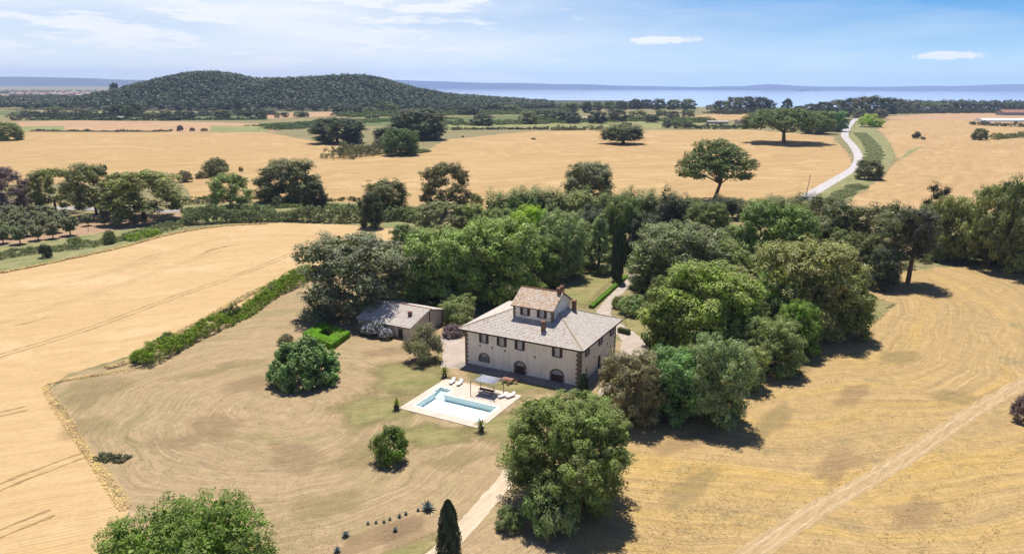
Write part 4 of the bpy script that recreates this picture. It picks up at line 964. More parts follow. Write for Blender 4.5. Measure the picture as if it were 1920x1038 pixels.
# ------------------------------------------------------------------ stone shed
shed = empty('shed', HL(-32.6, 6.0), TH)
tag(shed, 'low stone outbuilding with gabled tile roof left of the villa', 'shed')
def shed_build():
    L, D, wh, rz = 14.6, 13.0, 2.7, 4.9; yr = 7.6
    wb = 2.0
    mb = MB()
    cells(mb, (0, 0, 0), (1, 0, 0), L, wh, [(11.2, 12.5, 0, 2.0), (4.0, 4.8, 1.0, 1.8)], (0, 1, 0), 0.2)
    wbk = rz - (D - yr) * (rz - wh) / yr
    mb.add([(L, 0, 0), (L, D, 0), (L, D, wbk), (L, yr, rz), (L, 0, wh)], [(0, 1, 2, 3, 4)])
    mb.add([(0, 0, 0), (0, D, 0), (0, D, wbk), (0, yr, rz), (0, 0, wh)], [(4, 3, 2, 1, 0)])
    mb.add([(L, D, 0), (0, D, 0), (0, D, wbk), (L, D, wbk)], [(0, 1, 2, 3)])
    mb.build('wall', SHEDPL, shed)
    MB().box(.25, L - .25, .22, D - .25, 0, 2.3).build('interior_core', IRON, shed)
    dr = MB().box(11.2, 12.5, .15, .18, 0, 2.0).build('door', WOODD, shed)
    MB().box(11.0, 12.7, -.05, .05, 2.0, 2.22).build('lintel', STONE, shed)
    window(shed, (4.4, 0, 1.0), 0, .8, .8, False, True)
    MB().box(L - .03, L + .05, 7.45, 7.75, 0, 4.75).build('corner_pier', STONE, shed)
    MB().box(L - .03, L + .05, D - .35, D + .05, 0, wbk).build('corner_pier', STONE, shed)
    MB().tube([(L + .1, 7.3, .05), (L + .1, 7.3, 4.5)], [.06, .06], 8).build('drainpipe', IRON, shed)
    s = (rz - wh) / yr; k = math.sqrt(1 + s * s); ov = .5
    y0, y1 = -ov, D + ov; z0 = wh - ov * s; z1 = wbk - ov * s
    V = [(-ov, y0, z0), (L + ov, y0, z0), (L + ov, yr, rz), (-ov, yr, rz), (L + ov, y1, z1), (-ov, y1, z1)]
    V = [(a, b, c + .16) for a, b, c in V] + [(a, b, c + .02) for a, b, c in V]
    rf = mesh_obj('roof', V, [(0, 1, 2, 3), (3, 2, 4, 5), (6, 9, 8, 7), (9, 11, 10, 8), (0, 6, 7, 1), (1, 7, 8, 2), (2, 8, 10, 4), (4, 10, 11, 5), (5, 11, 9, 3), (3, 9, 6, 0)], STONE, shed)
    rng = np.random.default_rng(9); AV, AF, AT = [], [], []
    for O, ex, upn, ln in (((-ov, y0, z0 + .16), (1, 0, 0), (0, 1, s), (yr - y0) * k), ((L + ov, y1, z1 + .16), (-1, 0, 0), (0, -1, s), (y1 - yr) * k)):
        V, F, T = tile_field(rng, O, ex, np.array(upn) / k, lambda x, ln=ln: ln, L + 2 * ov); o = len(AV); AV += V; AF += [tuple(i + o for i in f) for f in F]; AT += T
    tag(mesh_obj('roof_tiles', AV, AF, TILE, rf, attr=AT), kind='stuff')
    MB().tube([(-ov, yr, rz + .26), (L / 2, yr, rz + .29), (L + ov, yr, rz + .26)], [.15, .16, .15], 6).build('ridge_tiles', TILER_PLAIN, rf)
    chimney(shed, 11.8, 3.9, 3.5, 4.7, .75, .65, BRICK)
    for k in range(4):    # boards leaning on the left gable
        MB().bar((-1.1 - .3 * k, .3 + .35 * k, 0.02), (-.12, .3 + .3 * k, 1.9 - .12 * k), .22, .05).build('leaning_board', plain('grey_board', (.40, .35, .29), .9, .2, 6, .3, .1), shed)
shed_build()

# ------------------------------------------------------------------ pool terrace
DECK = field_mat('pink_stone_paving', (0.60, 0.49, 0.39), (0.54, 0.43, 0.345), (0.64, 0.54, 0.44), 0.5, 3, 0.6, 0.4, 5, 4, 2.5, 0.12, bump=0.15)
COPE = plain('white_coping', (0.78, 0.75, 0.69), .7, .05, 3, .1, .3)
LINER = plain('pool_liner', (0.84, 0.91, 0.90), .6, .04, 1.5, .03, .3, col2=(.80, .89, .89))
def pool_water():
    m, nt, out = new_mat('pool_water')
    pos = nd(nt, 'ShaderNodeTexCoord').outputs['Object']
    b = nd(nt, 'ShaderNodeBump', {'Height': noise(nt, pos, 2.2, 3), 'Strength': .06, 'Distance': .1})
    gl = nd(nt, 'ShaderNodeBsdfGlossy', {'Color': (1, 1, 1, 1), 'Roughness': .03, 'Normal': b.outputs[0]})
    tr = nd(nt, 'ShaderNodeBsdfTransparent', {'Color': (.90, .985, .99, 1)})
    fr = nd(nt, 'ShaderNodeFresnel', {'IOR': 1.33, 'Normal': b.outputs[0]})
    mx = nd(nt, 'ShaderNodeMixShader', {0: fr.outputs[0], 1: tr.outputs[0], 2: gl.outputs[0]})
    nt.links.new(mx.outputs[0], out.inputs[0]); return m
terrace = empty('pool_terrace', HL(0, 0), TH)
tag(terrace, 'rectangular swimming pool with pale blue water set in a stone terrace', 'swimming pool')
def pool_build():
    X0, X1, Y0, Y1 = 1.0, 17.55, -24.0, -9.0          # deck
    a0, a1, b0, b1 = 2.9, 16.0, -21.8, -15.5          # basin
    s0, s1, t1 = 2.45, 4.9, -13.0                     # stair alcove behind the left end
    zt, c = 0.12, 0.35
    # deck as strips round the opening (opening = basin + coping)
    A0, A1, B0, B1 = a0 - c, a1 + c, b0 - c, b1 + c; S0, S1, T1 = s0 - c, s1 + c, t1 + c
    d = MB()
    for (p, q, r, s) in ((X0, X1, Y0, B0), (X0, A0, B0, B1), (A1, X1, B0, B1), (X0, S0, B1, T1), (S1, X1, B1, T1), (X0, X1, T1, Y1)): d.add([(p, r, zt), (q, r, zt), (q, s, zt), (p, s, zt)], [(0, 1, 2, 3)])
    for (p, r, q, s) in ((X0, Y0, X1, Y0), (X1, Y0, X1, Y1), (X1, Y1, X0, Y1), (X0, Y1, X0, Y0)): d.add([(p, r, -.05), (q, s, -.05), (q, s, zt), (p, r, zt)], [(0, 1, 2, 3)])
    d.build('deck', DECK, terrace)
    cp = MB(); z = zt + .012
    for (p, q, r, s) in ((A0, A1, B0, b0), (A0, a0, b0, B1), (a1, A1, b0, B1), (S1, a1, b1, B1), (s1, S1, b1, T1), (S0, s0, B1, T1), (s0, s1, t1, T1)):
        cp.box(p, q, r, s, zt - .10, z)
    cp.build('coping', COPE, terrace)
    ln = MB(); zb = -1.0
    ln.add([(a0, b0, zb), (a1, b0, zb), (a1, b1, zb), (a0, b1, zb)], [(0, 1, 2, 3)])
    out = [(a0, b0), (a1, b0), (a1, b1), (s1, b1), (s1, t1), (s0, t1), (s0, b1), (a0, b1)]
    for (p, q) in zip(out, out[1:] + out[:1]): ln.add([(*p, zb), (*q, zb), (*q, zt), (*p, zt)], [(3, 2, 1, 0)])
    for k in range(4): ln.box(s0, s1, t1 - (k + 1) * .62, t1 - k * .62, zb, -0.5 - k * .12)
    ln.build('basin', LINER, terrace)
    zw = 0.0
    mesh_obj('water', [(a0, b0, zw), (a1, b0, zw), (a1, b1, zw), (s1, b1, zw), (s1, t1, zw), (s0, t1, zw), (s0, b1, zw), (a0, b1, zw)], [(0, 1, 2, 3, 4, 5, 6, 7)], pool_water(), terrace)
    return (S0, max(A1, S1), B0, T1)
pool_build()

CLOTH = plain('white_cushion', (.82, .80, .76), .85, .06, 4, .1, .2)
WHITEM = plain('white_metal', (.70, .69, .67), .5, .06, 4, .1, .4)
TEAK = plain('red_teak', (.36, .17, .11), .7, .2, 6, .2, .3)
DARKW = plain('dark_purple_wood', (.10, .065, .075), .75, .2, 5, .2, .2)
POSTM = plain('greenish_post', (.27, .27, .20), .7, .15, 5, .1, .3)
CANV = plain('grey_canvas', (.30, .31, .37), .8, .12, 2, .1, .2)
def lounger(x, y, rz, label):
    r = empty('sun_lounger', HL(x, y, .12), TH + rz)
    f = MB()
    for s in (-.3, .3): f.bar((s, -.95, .28), (s, .95, .28), .05)
    for q in (-.95, -.2, .95): f.bar((-.3, q, .28), (.3, q, .28), .05)
    f.build('frame', WHITEM, r)
    for sx in (-.3, .3):
        for sy in (-.8, .75): MB().bar((sx, sy, 0), (sx, sy, .28), .05).build('leg', WHITEM, r)
    MB().box(-.33, .33, -1.0, .28, .31, .41).build('mattress', CLOTH, r)
    MB().bar((0, .29, .37), (0, .98, .78), .66, .10, up=(0, 0, 1)).build('backrest', CLOTH, r)
    MB().bar((-.3, .9, .28), (-.3, .75, .6), .04).bar((.3, .9, .28), (.3, .75, .6), .04).build('strut', WHITEM, r)
    tag(r, label, 'sun lounger', 'sun loungers on the pool terrace'); return r
lounger(3.3, -10.2, .15, 'white sun lounger at the left end of the terrace, nearest the stair corner')
lounger(4.9, -10.1, .15, 'white sun lounger second from the left, beside the pergola')
lounger(14.9, -11.3, -.5, 'white sun lounger right of the pergola, nearer the pool')
lounger(16.1, -10.6, -.35, 'white sun lounger at the far right of the terrace')

def pergola():
    x0, x1, y0, y1, h = 9.0, 13.9, -12.9, -9.3, 2.55
    r = empty('pergola', HL(x0, y0, .12), TH); w, d = x1 - x0, y1 - y0
    for sx in (0, w):
        for sy in (0, d): MB().bar((sx, sy, 0), (sx, sy, h), .11).build('post', POSTM, r)
    for a, b in (((-.1, 0, h), (w + .1, 0, h)), ((-.1, d, h), (w + .1, d, h))): MB().bar(a, b, .10, .14).build('beam', POSTM, r)
    for k in range(5): MB().bar((k * w / 4, .06, h + .02), (k * w / 4, d - .06, h + .02), .06, .08).build('rafter', POSTM, r)
    V = []; F = []; n = 12
    for i in range(n + 1):
        for j in range(2): V.append((.5 + j * (w - .9), .45 + (d - .6) * i / n, h + .10 - .10 * math.sin(i / n * 4 * math.pi) ** 2 + .02))
    for i in range(n): F.append((2*i, 2*i + 1, 2*i + 3, 2*i + 2))
    o = mesh_obj('canopy', V, F, CANV, r, smooth=True); m = o.modifiers.new('thickness', 'SOLIDIFY'); m.thickness = .012
    tag(r, 'slender four-post pergola with grey canvas canopy beside the pool', 'pergola')
    t = empty('picnic_table', HL(11.45, -11.3, .12), TH)
    for k in range(4): MB().box(-1.5, 1.5, -.44 + k * .225, -.24 + k * .225, .70, .75).build('plank', DARKW, t)
    for s in (-1.2, 1.2): MB().bar((s, -.35, 0), (s, -.1, .70), .08).bar((s, .35, 0), (s, .1, .70), .08).bar((s, -.4, .66), (s, .4, .66), .07).build('leg', DARKW, t)
    tag(t, 'dark wooden table in the shade under the pergola', 'table')
    for q, lab in ((-.85, 'pale bench on the pool side of the pergola table'), (.85, 'pale bench on the villa side of the pergola table')):
        b = empty('bench', HL(11.45, -11.3 + q, .12), TH)
        MB().box(-1.35, 1.35, -.16, .16, .41, .46).build('seat', CLOTH, b)
        for s in (-1.1, 1.1): MB().bar((s, -.13, 0), (s, -.08, .41), .06).bar((s, .13, 0), (s, .08, .41), .06).build('leg', DARKW, b)
        tag(b, lab, 'bench', 'benches under the pergola')
pergola()

def dining():
    cx, cy = 12.3, -4.6
    t = empty('dining_table', HL(cx, cy), TH)
    for k in range(6): MB().box(-1.1, 1.1, -.54 + k * .18, -.375 + k * .18, .72, .76).build('plank', TEAK, t)
    for sx in (-.9, .9):
        for sy in (-.4, .4): MB().bar((sx, sy, 0), (sx, sy, .72), .08).build('leg', TEAK, t)
    MB().box(-.95, .95, -.45, -.40, .64, .715).box(-.95, .95, .40, .45, .64, .715).build('apron', TEAK, t)
    tag(t, 'reddish wooden garden table set on the grass in front of the villa', 'table')
    spots = [(-.6, -.95, 0, 'left chair on the pool side of the red garden table'), (.6, -1.0, 0.1, 'right chair on the pool side of the red garden table'), (-.6, .95, math.pi, 'left chair on the villa side of the red garden table'),
             (.6, .95, math.pi, 'right chair on the villa side of the red garden table'), (-1.65, 0, -math.pi / 2, 'chair at the left end of the red garden table'), (1.65, .1, math.pi / 2, 'chair at the right end of the red garden table')]
    for x, y, rz, lab in spots:
        c = empty('garden_chair', HL(cx + x, cy + y), TH + rz)
        MB().box(-.24, .24, -.22, .24, .42, .46).build('seat', TEAK, c)
        for k in range(4): MB().box(-.20 + k * .12, -.13 + k * .12, -.26, -.23, .52, .90).build('back_slat', TEAK, c)
        MB().box(-.25, .25, -.27, -.22, .90, .96).build('top_rail', TEAK, c)
        for sx in (-.22, .22):
            MB().bar((sx, .21, 0), (sx, .21, .42), .05).build('leg', TEAK, c); MB().bar((sx, -.25, 0), (sx, -.25, .90), .05).build('leg', TEAK, c)
        tag(c, lab, 'chair', 'chairs around the red garden table')
dining()

POTM = plain('dark_clay_pot', (.11, .065, .055), .85, .2, 6, .3, .2)
def potted(x, y, h, label):
    r = empty('potted_plant', HL(x, y), TH); b = MB(); n = 14; prof = [(.30, 0), (.42, .15), (.50, .55), (.54, .62), (.54, .72), (.46, .72), (.44, .62)]
    for q, z in prof:
        for i in range(n): b.v.append((q * math.cos(2 * math.pi * i / n), q * math.sin(2 * math.pi * i / n), z))
    for k in range(len(prof) - 1):
        for i in range(n): b.f.append((k*n + i, k*n + (i+1) % n, (k+1)*n + (i+1) % n, (k+1)*n + i))
    b.f.append(tuple(6 * n + i for i in range(n))); b.build('pot', POTM, r, True)
    rng = np.random.default_rng(int(x * 10 + 99)); V = []; F = []; T = []
    for i in range(70):
        a = rng.uniform(0, 6.28); e = rng.uniform(.15, 1.35); L = rng.uniform(.6, 1.0) * h; d = np.array([math.cos(a) * math.cos(e), math.sin(a) * math.cos(e), math.sin(e)]); s = np.array([-math.sin(a), math.cos(a), 0]) * .055
        o = np.array([0, 0, .75 + rng.uniform(0, .5) * h * .5]); m = o + d * L * .55; t = o + d * L - np.array([0, 0, .25 * L * math.cos(e)]); k = len(V)
        V += [o - s, o + s, m + s, m - s, t]; F += [(k, k + 1, k + 2, k + 3), (k + 3, k + 2, k + 4)]; q = rng.uniform(.75, 1.25); T += [q, q]
    f = mesh_obj('foliage', V, F, LEAF, r, attr=T); f.color = (.22, .24, .06, 1)
    MB().tube([(0, 0, .6), (0, 0, .75 + h * .3)], [.08, .06], 7).build('stem', BARK, r)
    tag(r, label, 'potted plant', 'potted plants at the terrace corners')
potted(0.9, -24.5, 1.5, 'spiky yellow-green plant in a dark pot at the left terrace corner')
potted(18.0, -24.5, 1.9, 'spiky yellow-green plant in a dark pot at the nearest terrace corner')
potted(0.3, -8.3, 1.9, 'spiky yellow-green plant in a dark pot at the far left terrace corner')

# ------------------------------------------------------------------ clipped hedges
def clipped(name, polys, h, col, label, seed=1, leaf=.14, dens=95, cat='hedge'):
    """clipped hedge: footprint quads (local metres) with leaves over top and sides and an opaque leafy core"""
    rng = np.random.default_rng(seed); root = empty(name, polys[0][0] if len(polys[0][0]) == 3 else (*polys[0][0], 0)); o0 = np.array(root.location)
    P = []; N = []; core = MB()
    for q in polys:
        q = [np.array([p[0], p[1], 0.0]) for p in q]; c = sum(q) / 4
        top = [p * .93 + c * .07 for p in q]
        core.add([p - o0 for p in top] + [p - o0 + [0, 0, h - .10] for p in top], [(3, 2, 1, 0), (4, 5, 6, 7), (0, 1, 5, 4), (1, 2, 6, 5), (2, 3, 7, 6), (3, 0, 4, 7)])
        ar = np.linalg.norm(np.cross(q[1] - q[0], q[3] - q[0])); n = int(ar * dens); u, v = rng.random((2, n))
        pt = (q[0] * ((1-u)*(1-v))[:, None] + q[1] * (u*(1-v))[:, None] + q[2] * (u*v)[:, None] + q[3] * ((1-u)*v)[:, None]); pt[:, 2] = h + rng.normal(0, .05, n)
        P.append(pt); N.append(np.tile([0, 0, 1.0], (n, 1)))
        for a, b in zip(q, q[1:] + q[:1]):
            n = int(np.linalg.norm(b - a) * h * dens); u = rng.random(n); d = (b - a) / np.linalg.norm(b - a); nn = np.array([d[1], -d[0], 0])
            pt = a + (b - a) * u[:, None] + nn * rng.normal(0, .05, n)[:, None]; pt[:, 2] = rng.uniform(0, h, n); P.append(pt); N.append(np.tile(nn, (n, 1)))
    P = np.vstack(P) - o0; N = np.vstack(N) + unit(len(P), rng) * .6; N /= np.linalg.norm(N, axis=1)[:, None]
    V, F, T = leaf_quads(P, N, leaf * 1.5, rng, .8)
    f = mesh_obj('foliage', V, F, LEAF, root, attr=T); f.color = (*(COLR[col] if isinstance(col, str) else col), 1)
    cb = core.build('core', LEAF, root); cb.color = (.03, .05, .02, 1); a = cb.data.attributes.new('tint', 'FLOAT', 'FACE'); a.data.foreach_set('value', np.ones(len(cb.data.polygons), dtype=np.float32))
    return tag(root, label, cat)

def square_ring():
    hh = 1.35
    c = [G(568, 623, hh), G(603, 602.5, hh), G(656, 621, hh), G(622, 645.5, hh)]
    m = sum(c) / 4; inn = [p * .36 + m * .64 for p in c]
    f = lambda p: (p[0], p[1], 0.0)
    polys = []
    for i in range(4):
        j = (i + 1) % 4; q = [f(c[j]), f(c[i]), f(inn[i]), f(inn[j])]; 
        polys.append(q if np.cross(np.array(q[1]) - np.array(q[0]), np.array(q[3]) - np.array(q[0]))[2] > 0 else q[::-1])
    return clipped('box_hedge', polys, hh, (.17, .33, .03), 'clipped square hedge with a hollow centre on the lawn', 3)
square_ring()
def hedge_line(pa, pb, w, h, col, label, seed):
    a, b = G(*pa), G(*pb); d = (b - a) / np.linalg.norm(b - a); n = np.array([-d[1], d[0], 0]) * w / 2; m = max(1, int(np.linalg.norm(b - a) / 3)); polys = []
    for k in range(m):
        p = a + (b - a) * k / m; q = a + (b - a) * (k + 1) / m; polys.append([tuple(p - n), tuple(q - n), tuple(q + n), tuple(p + n)])
    return clipped('clipped_hedge', polys, h, col, label, seed)
hedge_line((1108, 578), (1174, 520), 1.2, .8, (.17, .29, .04), 'long low clipped hedge along the driveway behind the villa', 4)
hedge_line((1160, 622), (1180, 627), 1.0, 1.1, (.09, .10, .04), 'short brownish clipped hedge at the villa forecourt, nearer the wall', 5)
hedge_line((1206, 632), (1222, 655), 1.0, 1.1, (.09, .10, .04), 'short brownish clipped hedge on the right of the forecourt', 6)

def cut_hole(names, x0, x1, y0, y1):
    """opens the ground sheets where the pool basin goes down (villa-local rectangle)"""
    import bmesh
    cs = [HL(x0, y0), HL(x1, y0), HL(x1, y1), HL(x0, y1)]; inv = lambda p: (float((p - HA) @ E1), float((p - HA) @ E2))
    for nme in names:
        o = bpy.data.objects[nme]; bm = bmesh.new(); bm.from_mesh(o.data)
        bmesh.ops.triangulate(bm, faces=[f for f in bm.faces if len(f.verts) > 4])
        near = lambda f: True
        for (p, n) in ((cs[0], E2), (cs[2], E2), (cs[0], E1), (cs[2], E1)):
            c = HL((x0 + x1) / 2, (y0 + y1) / 2)
            fs = [f for f in bm.faces if any(np.hypot(v.co.x - c[0], v.co.y - c[1]) < 60 for v in f.verts) or len(bm.faces) < 4000]
            ge = list({e for f in fs for e in f.edges}) + fs + list({v for f in fs for v in f.verts})
            bmesh.ops.bisect_plane(bm, geom=ge, plane_co=Vector(p), plane_no=Vector(n))
        dead = []
        for f in bm.faces:
            m = f.calc_center_median(); q = inv(np.array([m.x, m.y, 0]))
            if x0 < q[0] < x1 and y0 < q[1] < y1: dead.append(f)
        bmesh.ops.delete(bm, geom=dead, context='FACES'); bm.to_mesh(o.data); bm.free(); o.data.update()
cut_hole(['ground', 'mown_lawn'] + [b for b in BLOBS if b.startswith('green')], 2.15, 16.3, -22.1, -12.7)

